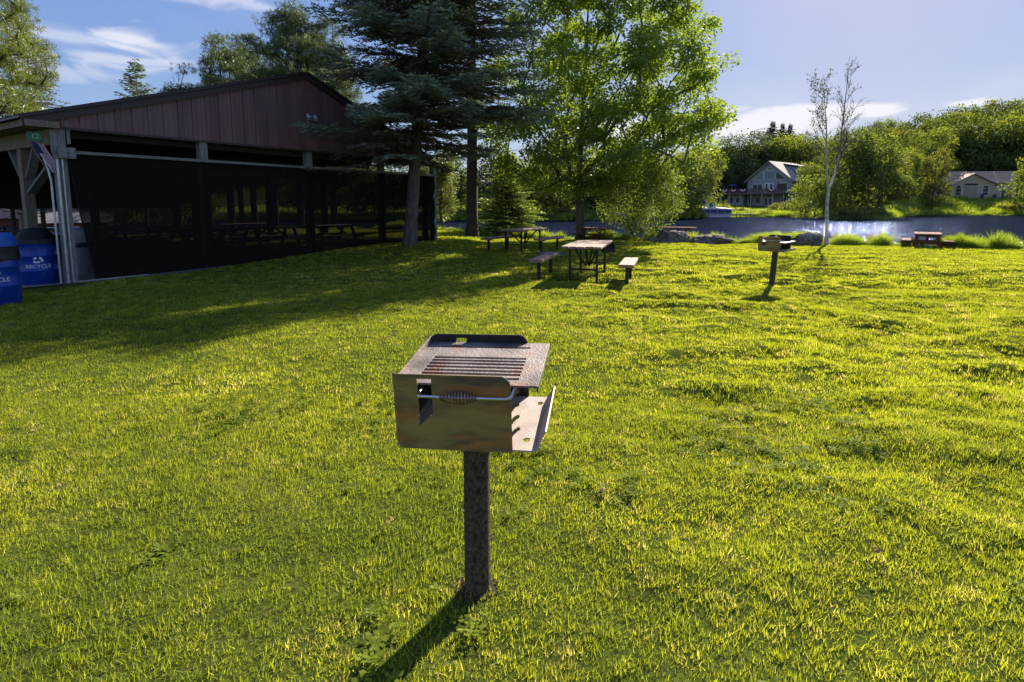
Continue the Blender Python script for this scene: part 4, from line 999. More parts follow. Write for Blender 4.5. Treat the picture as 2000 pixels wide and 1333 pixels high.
def near_trees():
    r = rnd(7)
    # the maple in the middle
    x, d = at(1133, 468); z0 = float(height(x, d))
    def fr(z): return float(ss(1.7, 3.4, z)*np.interp(z, [0, 5.6, 8, 10, 12, 13.4], [4.8, 4.8, 4.2, 3.4, 1.9, .1]))*(.92+.08*math.sin(z*3))
    C = envelope(400, fr, 2.2, 12.6, r, cx=lambda z: (.45+.08*z if z > 2.6 else .1, 0), hollow=.25, mind=.33)
    lowc = np.array([[-3.6, 0, 3.2], [-3.2, -.5, 2.7], [-2.2, -.6, 2.4], [-1.4, -.4, 2.2], [-.5, -.4, 2.0], [.4, -.3, 2.2], [-.9, -.8, 2.5], [.8, -.5, 2.6], [1.6, -.6, 2.7], [4.9, -.4, 4.0], [5.2, 0, 5.6], [5.3, -.3, 4.9], [5.0, .2, 6.3], [-2.9, -.8, 3.0], [-4.1, .2, 3.7]])
    C = np.concatenate([C, lowc])
    decid('maple_tree', 'tall full maple with bright green leaves behind the near picnic table', 'tree', (x, d, z0-.05),
          [(0, 0, -.1), (.0, 0, .8), (-.08, 0, 2.6), (-.02, 0, 4.2), (.15, .1, 7.5), (.25, .1, 11.2)], .20, C, 270, .115, .56, MT['bark_maple'], LM['maple'], 8, flat=.5, lw=.85, rise=.75, bare=.20, minr=.008)
    # the two spruces
    x, d = at(800, 479)
    conifer('spruce_tree', 'big blue green spruce with a pale leaning trunk at the pavilion end', 'tree', (x, d, float(height(x, d))), 16.5, 2.5, lambda z: 3.8*min(1, .80+.2*(z-2.5)/1.5)*max(.05, 1-(z-3)/14.5)**.85, MT['bark_spruce'], LM['blue'], 11, .19, whorl=.30, nb=6, cl=.15, cw=.036, a=-.02, b=.16, up=.10, lean=(1.4, 0), dead=.5, tlen=.34, tsp=.10, csp=.06, group='two tall spruces at the end of the pavilion', bare_in=.1)
    x, d = at(922, 462)
    conifer('spruce_tree', 'darker open spruce with a straight dark reddish trunk beside the farther picnic table', 'tree', (x, d, float(height(x, d))), 17.5, 3.4, lambda z: 3.0*max(.05, 1-(z-3)/15.5)**.75, MT['bark_dark'], LM['spruce'], 12, .25, whorl=.46, nb=5, cl=.15, cw=.035, a=-.0, b=.16, up=.10, lean=(.15, 0), dead=2.2, tlen=.3, tsp=.15, group='two tall spruces at the end of the pavilion', bare_in=.2, sparse=.72)
    # small hemlock behind the farther table
    x, d = at(988, 459); 
    conifer('hemlock_tree', 'small feathery light green hemlock with a thin trunk behind the farther picnic table', 'tree', (x, d, float(height(x, d))), 4.6, .75, lambda z: 2.0*max(.1, 1-abs(z-1.9)/3.6), MT['bark_dark'], LM['hemlock'], 13, .07, whorl=.18, nb=7, cl=.12, cw=.04, a=.12, b=.12, up=-.05, tsp=.10, tlen=.4, sparse=.95)
    # willow hanging by the pavilion end post
    x, d = gp(866, 27.5), 27.5; C = envelope(60, lambda z: .5 if z > 1.2 else .35, .8, 3.4, rnd(3), hollow=.1)
    decid('willow_tree', 'slim pale green willow hanging beside the end post of the pavilion', 'tree', (x, d, float(height(x, 25))-.1), [(0, 0, 0), (-.15, 0, 1), (.05, 0, 3.2)], .07, C, 130, .14, .34, MT['twig'], LM['willow'], 14, flat=1.4, lw=.3, bare=.2)
    # small leafy birch beside the boulders
    x, d = at(1264, 467)
    C = envelope(120, lambda z: 1.75*math.sin(PI*min(1, max(0, (z-.5)/3.6)))**.6, .7, 3.9, rnd(4), cx=lambda z: (-.35, 0), hollow=.25, mind=.25)
    decid('birch_tree', 'small leafy birch with a low round crown and pale trunk left of the boulders', 'tree', (x, d, float(height(x, d))-.05), [(0, 0, 0), (.02, 0, .9), (0, 0, 2.4), (-.1, 0, 3.6)], .075, C, 120, .085, .42, MT['bark_birch'], LM['birch'], 15, flat=.7, lw=.8, rise=.6, bare=.15)
    o = [c for c in S.objects if c.name.startswith('birch_tree')][0]
    m = MB(); m.tube([(-.22, 0, -.1), (-.38, 0, .35), (-.75, .05, 1.0), (-1.1, .1, 1.7)], [.06, .05, .035, .02], 8); m.build('side_stem', MT['bark_dark'], o, smooth=True)
    # forked birch, nearly bare
    x, d = at(1615, 479); k = d/1100
    root = empty('birch_tree', (x, d, float(height(x, d))-.03)); bt = MB(); tw = MB(); r = rnd(21)
    def px(q, w, dy=0): return Vector(((q-1615)*k, dy, (479-w)*k))
    st = [px(1615, 483), px(1613, 440), px(1611, 400), px(1612, 370)]
    right = [px(1612, 372), px(1622, 340), px(1628, 300), px(1633, 250, .1), px(1636, 190, .1), px(1638, 120, .1)]
    left = [px(1612, 372), px(1604, 345, -.1), px(1600, 300, -.1), px(1597, 250, -.1), px(1590, 200, -.1), px(1583, 162, -.1)]
    bt.tube(st, [.085, .062, .055, .055], 12); bt.tube(right, [.050, .042, .034, .024, .014, .004], 8); bt.tube(left, [.042, .035, .028, .019, .010, .003], 8)
    tips = []
    def grow(p, dr, L_, rad, lev):
        n = 4; pts = [p]; 
        for i in range(n): dr = (dr+Vector(r.normal(size=3))*.10+Vector((0, 0, .06))).normalized(); pts.append(pts[-1]+dr*L_/n)
        tw.tube(pts, [rad*(1-.8*i/n)+.0015 for i in range(n+1)], 4, cap=False)
        tips.append(pts[-1]); tips.append(pts[2])
        if lev > 0:
            for i in range(1, n):
                for q in range(2 if lev > 1 else 1):
                    v = Vector(r.normal(size=3)); v = (dr*1.1+v.normalized()*.75).normalized(); grow(pts[i], v, L_*r.uniform(.4, .6), rad*.5, lev-1)
    lt = []
    for path, ppl, sid in ((right, 17, 1), (left, 15, -1)):
        for i in range(ppl):
            t = .22+.75*i/ppl; s_ = t*(len(path)-1); j = min(int(s_), len(path)-2); p = path[j].lerp(path[j+1], s_-j); a = r.random()*2*PI
            v = Vector((math.cos(a)*.6+(.25*sid), math.sin(a)*.5, .95)).normalized(); grow(p, v, (1.55-1.1*t)*r.uniform(.7, 1.1), .014*(1.3-t), 2)
            if sid < 0 or t > .8: lt.append(len(tips))
    bt.build('trunk', MT['bark_birch'], root, smooth=True); tw.build('branches', MT['twig'], root, fix=False)
    TT = np.array(tips); sel = TT[(TT[:, 0] < -.05) & (TT[:, 2] > 2.4)]; P = sel[::2]+r.normal(size=sel[::2].shape)*.06
    sel2 = TT[(TT[:, 2] > 4.5)]; P = np.concatenate([P, sel2[::6]]); V, F = cards(P, r.normal(size=P.shape)+np.array([0, 0, -.5]), .07, .05, r)
    mkobj('leaves', V, F, LM['f3'], root, r.random(len(P))); tag(root, 'slim forked white birch, almost bare, standing by the bank near the far grill', 'tree')
near_trees()

def back_left():
    # pines behind the pavilion
    def pine(px0, d, ztop, rad, zlo, n, seed, lab, mat, xo=0, rt=.22, sp=.75):
        r = rnd(seed); x = gp(px0, d)
        f = lambda z: rad*(.55+.45*math.sin(z*1.9+seed)**2)*max(.12, 1-max(0, (z-zlo*1.5)/(ztop*1.06-zlo*1.5))**2.2)
        C = envelope(int(n*2.1), f, zlo, ztop, r, hollow=.4, mind=.38); C[:, 2] += .18*np.hypot(C[:, 0], C[:, 1])
        decid('pine_tree', lab, 'tree', (x, d, float(height(x, d))), [(0, 0, 0), (0, 0, ztop*.5), (xo, 0, ztop*.97)], rt, C, 56, .19, sp*.85, MT['bark_dark'], mat, seed, flat=.5, lw=.12, rise=.15, needle=True, bare=.2, minr=.02, nseg=5, group='pines rising behind the pavilion roof')
    pine(590, 33, 13.9, 3.2, 4, 150, 31, 'tallest clumpy pine behind the pavilion roof, next to the blue green spruce', LM['pine'], .3)
    pine(655, 34, 13.6, 2.4, 4, 110, 37, 'clumpy pine partly hidden behind the blue green spruce', LM['pine'], .3)
    pine(455, 34, 12.3, 3.0, 4, 120, 32, 'round topped middle pine behind the pavilion roof', LM['pine'], -.2)
    pine(392, 33, 9.4, 2.4, 3.5, 100, 33, 'lower spreading pine at the left of the pine group behind the roof', LM['pine'], -.3)
    pine(350, 34, 7.6, 2.2, 3.0, 90, 41, 'lowest pine of the group, leftmost above the roof slope', LM['pine'], -.2)
    pine(500, 37, 13.2, 2.6, 4, 100, 42, 'pine between the round topped one and the tallest one behind the roof', LM['pine'], 0)
    pine(540, 36, 11.2, 2.8, 4, 100, 34, 'yellow green pine filling the middle of the group behind the roof', LM['pinel'], 0)
    x = gp(290, 38); conifer('young_spruce', 'small pointed conifer top showing alone above the left slope of the pavilion roof', 'tree', (x, 38, float(height(x, 38))), 12.4, 6.0, lambda z: 1.9*max(.03, (12.5-z)/5), MT['bark_dark'], LM['pine'], 35, .12, whorl=.4, nb=6, cl=.26, cw=.06, a=.15, b=.1, up=.1, tsp=.2, tlen=.4, csp=.14)
    # left edge: near pine bough mass and a thin brown conifer
    r = rnd(36); C = envelope(190, lambda z: 3.1*(1-.35*abs(z-6)/5), 2.9, 9.5, r, hollow=.3, mind=.42)
    decid('pine_tree', 'large bright green pine filling the top left corner', 'tree', (gp(-85, 18.5), 18.5, float(height(gp(-85, 18.5), 18.5))), [(0, 0, 0), (0, 0, 5), (.3, 0, 9.3)], .25, C, 62, .19, .55, MT['bark_dark'], LM['pinel'], 36, flat=.55, lw=.09, rise=.3, needle=True, bare=.2, minr=.02, nseg=5)
    x = gp(88, 30); conifer('thin_spruce', 'thin half bare brownish conifer between the corner pine and the pavilion roof', 'tree', (x, 30, float(height(x, 30))), 10.9, 1.5, lambda z: 3.1*max(.05, (11.2-z)/9)**.8, MT['bark_dark'], leafmat('brown_needles', (.09, .055, .03), (.09, .085, .03), trans=.25), 38, .12, whorl=.38, nb=5, cl=.17, cw=.045, a=.25, b=.2, up=.25, tsp=.2, tlen=.32, csp=.1, sparse=.8)
    x = gp(30, 26); conifer('thin_spruce', 'sparse twiggy conifer low at the left edge behind the eave', 'tree', (x, 26, float(height(x, 26))), 6.6, 1.5, lambda z: 2.6*max(.05, (7.2-z)/6)**.7, MT['bark_dark'], LM['pine'], 39, .1, whorl=.3, nb=6, cl=.16, cw=.035, a=.25, b=.3, up=.3, tsp=.16, tlen=.32, csp=.12, sparse=.7)
back_left()

def forest():
    """prototypes of far trees, then copies placed one by one"""
    protos = {}
    def mk(key, H, rad, zlo, n, nl, ls, sp, mat, seed, name='broadleaf_tree', bark='bark_maple', shape=0):
        r = rnd(seed)
        if shape == 0: f = lambda z: rad*math.sqrt(max(0, 1-((z-(zlo+H)/2)/((H-zlo)/2+.1))**2))*(.8+.2*math.sin(z*1.3+seed))
        else: f = lambda z: rad*math.sin(PI*min(1, max(0.02, (z-zlo+.4)/(H-zlo+.8))))**.5
        C = envelope(n, f, zlo, H-.4, r, hollow=.55, mind=.5)
        o = decid(name, 'x', 'tree', (0, 0, -500), [(0, 0, -.5), (.1, 0, H*.4), (0, 0, H*.8)], .18, C, nl, ls, sp, MT[bark], mat, seed, flat=.65, lw=.8, rise=.5, bare=.2, minr=.03, nseg=4)
        protos[key] = o
    mk('a', 12, 4.2, 1.5, 80, 62, .34, 1.15, LM['f1'], 101)
    mk('b', 11, 3.9, 1.2, 75, 62, .34, 1.1, LM['f2'], 102)
    mk('c', 13, 4.4, 2, 85, 62, .36, 1.2, LM['f3'], 103)
    mk('d', 10, 3.4, .8, 70, 62, .32, 1.0, LM['f4'], 104)
    mk('e', 7, 3.2, .3, 60, 64, .28, .9, LM['f2'], 105, shape=1)
    mk('g', 9.5, 2.6, .6, 70, 64, .28, .85, LM['f2'], 106, bark='bark_birch', shape=1)
    mk('s', 2.2, 1.7, .1, 30, 60, .2, .55, LM['f4'], 107, name='shrub', shape=1)
    conifer('far_spruce', 'x', 'tree', (0, 0, -500), 15, 1.5, lambda z: 4.3*max(.02, (15.1-z)/14)**1.1, MT['bark_dark'], LM['dk'], 108, .16, whorl=.36, nb=9, cl=.2, cw=.11, a=-.55, b=.1, up=.05, tsp=.3, tlen=.25, csp=.2, ztop=14.9)
    protos['k'] = [o for o in S.objects if o.name.startswith('far_spruce')][0]
    used = set(); r = rnd(77)
    def put(key, px, d, top=None, H=None, wide=1.0, label=None, group=None):
        """top: image row of the top"""
        H0 = {'a': 12, 'b': 11, 'c': 13, 'd': 10, 'e': 7, 'g': 9.5, 's': 2.2, 'k': 15}[key]; x = gp(px, d); zb = float(height(x, d))
        hh = (hz(top, d)-zb) if top else H; s_ = hh/H0*1.0
        src = protos[key]
        if key in used: o = copy_tree(src)
        else: o = src; used.add(key)
        w = s_*wide; w = max(w, .6 if key in 'abcd' else .4); o.location = (x, d, zb-.1); o.scale = (w, w, s_); o.rotation_euler = (0, 0, r.random()*6.28)
        tag(o, label, 'shrub' if key == 's' else 'tree', group); return o
    FG = 'broadleaf trees of the wood on the hillside across the lake'; FL = 'leafy tree in the wood on the hillside across the lake'
    # lone trees that one can point at
    put('g', 1374, 90, 282, wide=.85, label='tall pale green birch clump at the water left of the pontoon boat')
    put('e', 1318, 84, 300, wide=.9, label='light green tree left of the tall birch clump across the water')
    put('b', 1345, 97, 290, label='green tree just behind the birch clump left of the boat')
    put('k', 1497, 165, 238, wide=1.9, label='leftmost of the three dark pointed conifers above the wood', group='dark conifers above the wood')
    put('k', 1516, 168, 242, wide=1.6, label='middle one of the three dark pointed conifers above the wood', group='dark conifers above the wood')
    put('k', 1531, 168, 243, wide=1.7, label='rightmost of the three dark pointed conifers above the wood', group='dark conifers above the wood')
    put('a', 1655, 89, 252, wide=.95, label='big dome topped tree behind the forked birch, right of the grey lake house')
    put('a', 1710, 86, 285, wide=1.1, label='broad dark leafy tree at the water between the two houses')
    put('b', 1690, 92, 262, wide=.9, label='tall leafy tree just behind the big tree at the water between the houses')
    put('e', 1588, 86, 345, wide=1.0, label='low bright green tree at the water right of the grey lake house')
    put('e', 1625, 84, 352, wide=.8, label='low bright green bush like tree behind the trunk of the forked birch')
    put('b', 1768, 104, 295, wide=.6, label='bright tree left of the beige house')
    put('d', 1815, 106, 292, wide=.7, label='small spreading tree with a dark trunk in front of the beige house')
    put('e', 2012, 105, 308, wide=.8, label='round tree at the right picture edge in front of the beige house')
    put('d', 1742, 110, 300, wide=.7, label='olive green tree beside the left wall of the beige house')
    for i, (px_, d, t, lab) in enumerate(((1530, 99, 391, 'pale rounded shrub at the lower corner of the grey lake house'), (1340, 84, 402, 'low shrub overhanging the water left of the boat'), (1358, 86, 408, 'small shrub touching the bow of the pontoon boat'),
            (1442, 99, 404, 'small shrub right of the boat by the dock'), (1495, 93, 409, 'yellow green shrub on the bank below the grey house'), (1552, 93, 404, 'shrub on the bank right of the grey house'), (1958, 108, 399, 'dark shrub on the slope below the beige house'),
            (1640, 80, 404, 'dark shrub hanging over the water under the big trees'), (1672, 79, 400, 'shrub at the waterline under the big trees, left of the bright grass'), (1706, 80, 402, 'shrub at the waterline nearest the bright grassy slope'), (1990, 108, 396, 'shrub on the slope at the right picture edge'), (1402, 104, 396, 'pinkish green shrub beside the deck of the grey house'))):
        put('s', px_, d, t, wide=1.25, label=lab, group='shrubs on the far shore')
    # the wood on the hill, right part
    rows = [(1555, 2040, 22, 118, 268), (1560, 2060, 20, 140, 242), (1590, 2080, 19, 165, 222), (1680, 2100, 16, 190, 208)]
    keys = 'acbcdacbac'; q = 0
    def ridge(px_): # row of the tree line
        return float(np.interp(px_, [1380, 1400, 1470, 1560, 1600, 1680, 1740, 1800, 1860, 1900, 2000, 2100], [282, 266, 262, 262, 262, 245, 240, 228, 215, 208, 206, 206]))
    for x0, x1, n, d, _ in rows:
        for i in range(n):
            px_ = x0+(x1-x0)*(i+r.random()*.8)/n; dd = d+r.uniform(-6, 6)
            if 1440 < px_ < 1590 and dd < 150: continue
            if d < 130 and 1800 < px_ < 2020: continue
            if d < 130 and px_ > 1800: continue
            t = ridge(px_)+{118: 45, 140: 24, 165: 8, 190: -2}[d]+r.uniform(-7, 9); k = keys[q % 10]; q += 1
            put(k, px_, dd, t, wide=r.uniform(.75, 1.0), label=FL, group=FG)
    # behind the grey house
    for px_, d, t in ((1398, 146, 285), (1420, 150, 266), (1440, 148, 285), (1462, 150, 262), (1478, 165, 258), (1492, 152, 268), (1510, 150, 272), (1530, 155, 268), (1552, 150, 272), (1572, 150, 276), (1592, 140, 285), (1400, 160, 272), (1545, 170, 262), (1450, 142, 300), (1425, 144, 305), (1410, 140, 320)):
        put('c' if px_ < 1500 else r.choice(['a', 'b']), px_, d, t, wide=.9, label=FL, group=FG)
    for i, px_ in enumerate((1570, 1590, 1605)): put('b', px_, 112, 318+6*i, wide=.8, label=FL, group=FG)
    # shore trees from the left to the boat, mostly behind the near trees
    for i in range(34):
        px_ = 560+i*24+r.uniform(-8, 8); d = float(np.interp((px_-1000)/1100, DA, DD))+r.uniform(4, 10)
        t = r.uniform(285, 335) if px_ > 830 else 318; k = 'ccacbcda'[i % 8]
        put(k, px_, d, t, wide=r.uniform(.9, 1.2), label='dark leafy tree on the far shore seen between the near trunks', group='trees along the far shore behind the near trees')
    for i in range(14):
        px_ = 850+i*38+r.uniform(-8, 8); d = float(np.interp((px_-1000)/1100, DA, DD))+r.uniform(0, 2)
        put('s', px_, d, 405+r.uniform(-4, 6), wide=1.7, label='low shrub at the far waterline seen between the near trunks', group='shrubs along the far waterline behind the near trees')
    # trees far to the left beyond the pavilion
    for i in range(16):
        px_ = -60+i*30+r.uniform(-8, 8); d = r.uniform(58, 74)
        put('cadc'[i % 4], px_, d, r.uniform(322, 350), wide=1.0, label='leafy tree beyond the road seen through the open pavilion', group='trees beyond the pavilion')
forest()
for o in [o for o in S.objects if o.parent is None and o.location.z < -400]:
    for c in kids(o):
        bpy.data.objects.remove(c)
    bpy.data.objects.remove(o)

# ------------------------------------------------------------------ houses across the lake
def win(parent, x0, x1, z0, z1, y, fw=.1, poly=None, glass='glass', mull=(), frame='white', arch=False):
    """window on a wall facing -y (local)"""
    m = MB(); q = poly or [(x0, z0), (x1, z0), (x1, z1), (x0, z1)]
    if arch: cx, rr = (x0+x1)/2, (x1-x0)/2; q = [(x0, z0), (x1, z0)]+[(cx+rr*math.cos(a), z1-rr+rr*math.sin(a)) for a in np.linspace(0, PI, 9)]
    c = (sum(p[0] for p in q)/len(q), sum(p[1] for p in q)/len(q)); n = len(q)
    for i in range(n):
        a, b = q[i], q[(i+1) % n]; m.bar((a[0], y-.04, a[1]), (b[0], y-.04, b[1]), .08, fw, up=(0, 1, 0))
    for (a, b) in mull: m.bar((a[0], y-.042, a[1]), (b[0], y-.042, b[1]), .06, fw*.7, up=(0, 1, 0))
    f = m.build('window', MT[frame], parent); g = MB(); g.prism(q, y-.03, y-.01, 'y'); g.build('pane', MT[glass], f); return f
def grey_house():
    az = R(52); e1 = Vector((math.cos(az), -math.sin(az), 0)); cx, cy = 58.7, 130.0; z0 = .85
    root = empty('lake_house', (cx, cy, z0), -az); tag(root, 'grey gabled lake house with a big triangular window wall and a bunting hung deck', 'house')
    w, ze, zp, D = 5.25, 5.9, 10.0, 12.5
    m = MB(); m.prism([(-w, -.6), (w, -.6), (w, ze), (0, zp), (-w, ze)], 0, D, 'y'); m.build('wall', MT['siding'], root)
    sl = (zp-ze)/w; ov = .55
    for s in (-1, 1):
        m = MB(); a = (0, zp+.03); b = (s*(w+ov), ze-sl*ov+.03); vs = [(a[0], -.7, a[1]), (b[0], -.7, b[1]), (b[0], D+.5, b[1]), (a[0], D+.5, a[1])]; vs += [(x, y, z+.22) for x, y, z in vs]
        m.add(vs, [(3, 2, 1, 0), (4, 5, 6, 7), (0, 1, 5, 4), (1, 2, 6, 5), (2, 3, 7, 6), (3, 0, 4, 7)]); rf = m.build('roof', MT['shingle'], root)
        m = MB(); m.bar((0, -.74, zp+.05), (b[0], -.74, b[1]+.03), .06, .28, up=(0, 1, 0)); m.build('bargeboard', MT['siding'], root)
    # shed dormer on the right slope
    m = MB(); m.prism([(5.2, 6.4), (5.2, 8.6), (1.6, 9.2), (1.9, 8.7)], 5.2, 11.5, 'y'); m.build('dormer_wall', MT['siding'], root)
    m = MB(); m.prism([(.6, 9.75), (5.9, 8.75), (5.9, 8.9), (.6, 9.93)], 4.8, 12.2, 'y'); m.build('dormer_roof', MT['shingle'], root)
    m = MB(); m.box((5.25, 6.3, 7.6), (.08, .9, 1.2)); m.build('dormer_window', MT['white'], root)
    # glass gable wall
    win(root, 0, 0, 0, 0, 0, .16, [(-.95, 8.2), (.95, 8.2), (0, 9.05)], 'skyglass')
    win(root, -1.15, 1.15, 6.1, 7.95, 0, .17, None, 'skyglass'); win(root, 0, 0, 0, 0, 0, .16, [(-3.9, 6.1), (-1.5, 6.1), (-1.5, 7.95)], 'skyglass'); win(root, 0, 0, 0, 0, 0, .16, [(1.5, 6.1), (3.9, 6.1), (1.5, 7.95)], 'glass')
    win(root, -3.9, -1.6, 3.6, 5.1, 0, .14, mull=[((-2.75, 3.6), (-2.75, 5.1))]); win(root, 2.2, 4.2, 3.6, 5.2, 0, .14)
    for a in (-1.0, .1): 
        d = MB(); d.box((a+.45, -.05, 4.15), (.95, .1, 2.3)); dd = d.build('deck_door', MT['white'], root); g = MB(); g.box((a+.45, -.115, 4.25), (.5, .02, 1.7)); g.build('pane', MT['glass'], dd)
    win(root, -3.1, -1.9, .7, 2.1, 0, .12); win(root, 3.0, 4.2, .7, 2.1, 0, .12); win(root, -5.0+.2, -3.7, .5, 2.1, 0, .1)
    for a in (-.5, .5):
        d = MB(); d.box((a+.0, -.05, 1.0), (.9, .1, 2.1)); dd = d.build('patio_door', MT['cream'], root); g = MB(); g.box((a, -.115, 1.1), (.55, .02, 1.6)); g.build('pane', MT['glass'], dd)
    # deck
    dx0, dx1, dy = -10.5, 5.0, -3.0
    m = MB(); m.box(((dx0+dx1)/2, dy/2-.02, 2.85), (dx1-dx0, -dy, .22)); m.box((-7.8, 1.5, 2.85), (5.2, 3.6, .22)); m.build('deck', MT['deck'], root)
    m = MB(); y = dy+.05; m.box(((dx0+dx1)/2, y, 3.95), (dx1-dx0, .08, .1)); m.box((dx1-.05, dy/2, 3.95), (.08, -dy, .1)); m.box((dx0+.05, dy/2, 3.95), (.08, -dy, .1))
    x = dx0
    while x <= dx1: m.box((x, y, 3.45), (.12, .05, .98)); x += .2
    m.build('deck_railing', MT['deck'], root)
    for x in (dx0+.1, -8, -5.3, -2.6, 0, 2.5, dx1-.1): m = MB(); m.box((x, dy+.1, 1.3), (.15, .15, 2.9)); m.build('deck_post', MT['siding2'], root)
    m = MB(); m.box((-1.5, dy/2-.6, -.12), (15, 4.6, .3)); m.build('patio', MT['slab'], root)
    # sun room under the left of the deck
    m = MB(); m.box((-7.4, .2, 1.2), (4.2, 3.0, 2.9)); m.build('sun_room', MT['siding'], root); win(root, -9.2, -7.8, .7, 2.2, -1.3, .1); win(root, -7.2, -5.8, .7, 2.2, -1.3, .1)
    fans = []
    for i, x in enumerate((-9.2, -7.0, -4.6, 2.2)):
        f = empty('bunting', tuple((root.matrix_basis @ Vector((x, dy-.06, 4.0)))), -az)
        for nm, mt, r0, r1 in (('blue_band', 'navy', 0, .32), ('white_band', 'cream', .32, .62), ('red_band', 'red', .62, 1.0)):
            m = MB(); vs = []; fs = []
            for k in range(17): a = PI+PI*k/16; p = .03*(k % 2); vs += [(r0*1.05*math.cos(a), -p, r0*.85*math.sin(a)), (r1*1.05*math.cos(a), -p, r1*.85*math.sin(a))]
            for k in range(16): fs.append((2*k, 2*k+1, 2*k+3, 2*k+2))
            m.add(vs, fs); o = m.build(nm, MT[mt], f, fix=False); s = o.modifiers.new('t', 'SOLIDIFY'); s.thickness = .02
        tag(f, ['leftmost red white and blue fan bunting at the deck corner of the grey lake house', 'second fan bunting from the left on the deck rail of the grey lake house', 'third fan bunting, just left of the gable wall of the grey lake house', 'fan bunting below the deck doors of the grey lake house'][i], 'bunting', 'fan buntings on the deck railing')
    p = root.matrix_basis @ Vector((-8.4, -1.2, 2.96)); u = empty('patio_umbrella', p); m = MB(); m.tube([(0, 0, 0), (0, 0, 2.4)], .03, 8); m.build('pole', MT['galv'], u)
    m = MB(); m.lathe([(1.35, 1.75), (.7, 2.15), (0, 2.45)], 10); m.build('canopy', MT['navy'], u); tag(u, 'navy blue umbrella open on the deck of the grey lake house', 'umbrella')
    p = root.matrix_basis @ Vector((3.2, -2.2, 2.96)); u = empty('patio_umbrella', p); m = MB(); m.tube([(0, 0, 0), (0, 0, 2.6)], .03, 8); m.build('pole', MT['galv'], u)
    m = MB(); m.lathe([(.18, .9), (.22, 1.4), (.1, 2.3), (0, 2.5)], 10); m.build('canopy', MT['fascia'], u); tag(u, 'dark folded umbrella standing at the right end of the deck', 'umbrella')
grey_house()
def beige_house():
    d = 122.0; root = empty('ranch_house', (gp(1880, d), d, 2.35), R(-8)); tag(root, 'low beige ranch house with a brown roof and two arched windows facing the lake', 'house')
    x0, x1, D, ze = -6.5, 16, 9.0, 3.5
    m = MB(); m.box(((x0+x1)/2, D/2, ze/2-.4), (x1-x0, D, ze+.8)); m.build('wall', MT['siding2'], root)
    m = MB(); ov = .6; rz = 6.2; a, b, c, e = (x0-ov, -ov, ze), (x1+ov, -ov, ze), (x1+ov, D+ov, ze), (x0-ov, D+ov, ze); g, h = (x0+4.6, D/2, rz), (x1-4, D/2, rz)
    m.add([a, b, c, e, g, h], [(0, 1, 5, 4), (1, 2, 5), (2, 3, 4, 5), (3, 0, 4), (3, 2, 1, 0)]); m.build('roof', MT['shingle2'], root)
    # projecting gable bay
    bx0, bx1, by = -4.3, 4.0, -2.2; zg = 3.1; zp = 5.3; cx = (bx0+bx1)/2-.2
    m = MB(); m.prism([(bx0, -.4), (bx1, -.4), (bx1, zg), (cx, zp), (bx0, zg)], by, .0, 'y'); m.build('bay_wall', MT['siding2'], root)
    for s, xe in ((-1, bx0-.6), (1, bx1+.5)):
        m = MB(); ze_ = zg-.2; vs = [(cx, by-.5, zp+.02), (xe, by-.5, ze_), (xe, 2.5, ze_), (cx, 3.6, zp+.02)]; vs += [(x, y, z+.2) for x, y, z in vs]
        m.add(vs, [(3, 2, 1, 0), (4, 5, 6, 7), (0, 1, 5, 4), (1, 2, 6, 5), (2, 3, 7, 6), (3, 0, 4, 7)]); m.build('bay_roof', MT['shingle2'], root)
        m = MB(); m.bar((cx, by-.54, zp+.1), (xe, by-.54, ze_+.08), .06, .25, up=(0, 1, 0)); m.build('bay_bargeboard', MT['cream'], root)
    for a in (-3.6, 1.6):
        win(root, a, a+1.15, .85, 3.0, by, .13, arch=True, mull=[((a, 2.3), (a+1.15, 2.3)), ((a, 1.55), (a+1.15, 1.55))])
    m = MB(); m.box((-.6, by-.04, 1.35), (2.4, .08, 2.7)); m.build('panel_door', M('tan_panel', (.40, .33, .25), (.36, .30, .23), 1, .7), root)
    m = MB(); m.box((-.6, by-.06, 2.8), (2.5, .1, .1)); m.build('panel_lintel', MT['cream'], root); m = MB(); m.box((-.6, by-.05, 3.15), (2.5, .08, .4)); m.build('panel_transom', MT['fascia'], root)
    d_ = MB(); d_.box((7.6, -.05, 1.25), (2.3, .1, 2.3)); dd = d_.build('sliding_door', MT['white'], root)
    for x in (7.08, 8.13): g = MB(); g.box((x, -.12, 1.28), (.92, .03, 1.95)); g.build('pane', MT['glass'], dd)
    win(root, -5.9, -4.8, 1.1, 2.3, 0, .12)
    m = MB(); m.box((4.5, -2.6, -.25), (26, 3.2, .3)); m.build('terrace', MT['slab'], root)
    for i, x in enumerate((1.2, 3.6)):
        c = empty('deck_chair', tuple(root.matrix_basis @ Vector((x, by-1.0, -.1))), R(-8)); m = MB(); m.box((0, 0, .45), (.6, .5, .07)); m.build('seat', MT['navy'], c); m = MB(); m.box((0, .26, .8), (.6, .06, .75)); m.build('backrest', MT['navy'], c)
        for sx in (-1, 1):
            for sy in (-1, 1): m = MB(); m.box((sx*.26, sy*.2, .21), (.04, .04, .42)); m.build('leg', MT['white'], c)
        tag(c, ['blue deck chair left of the right arched window of the beige house', 'blue deck chair right of the right arched window of the beige house'][i], 'chair', 'blue chairs on the terrace of the beige house')
beige_house()

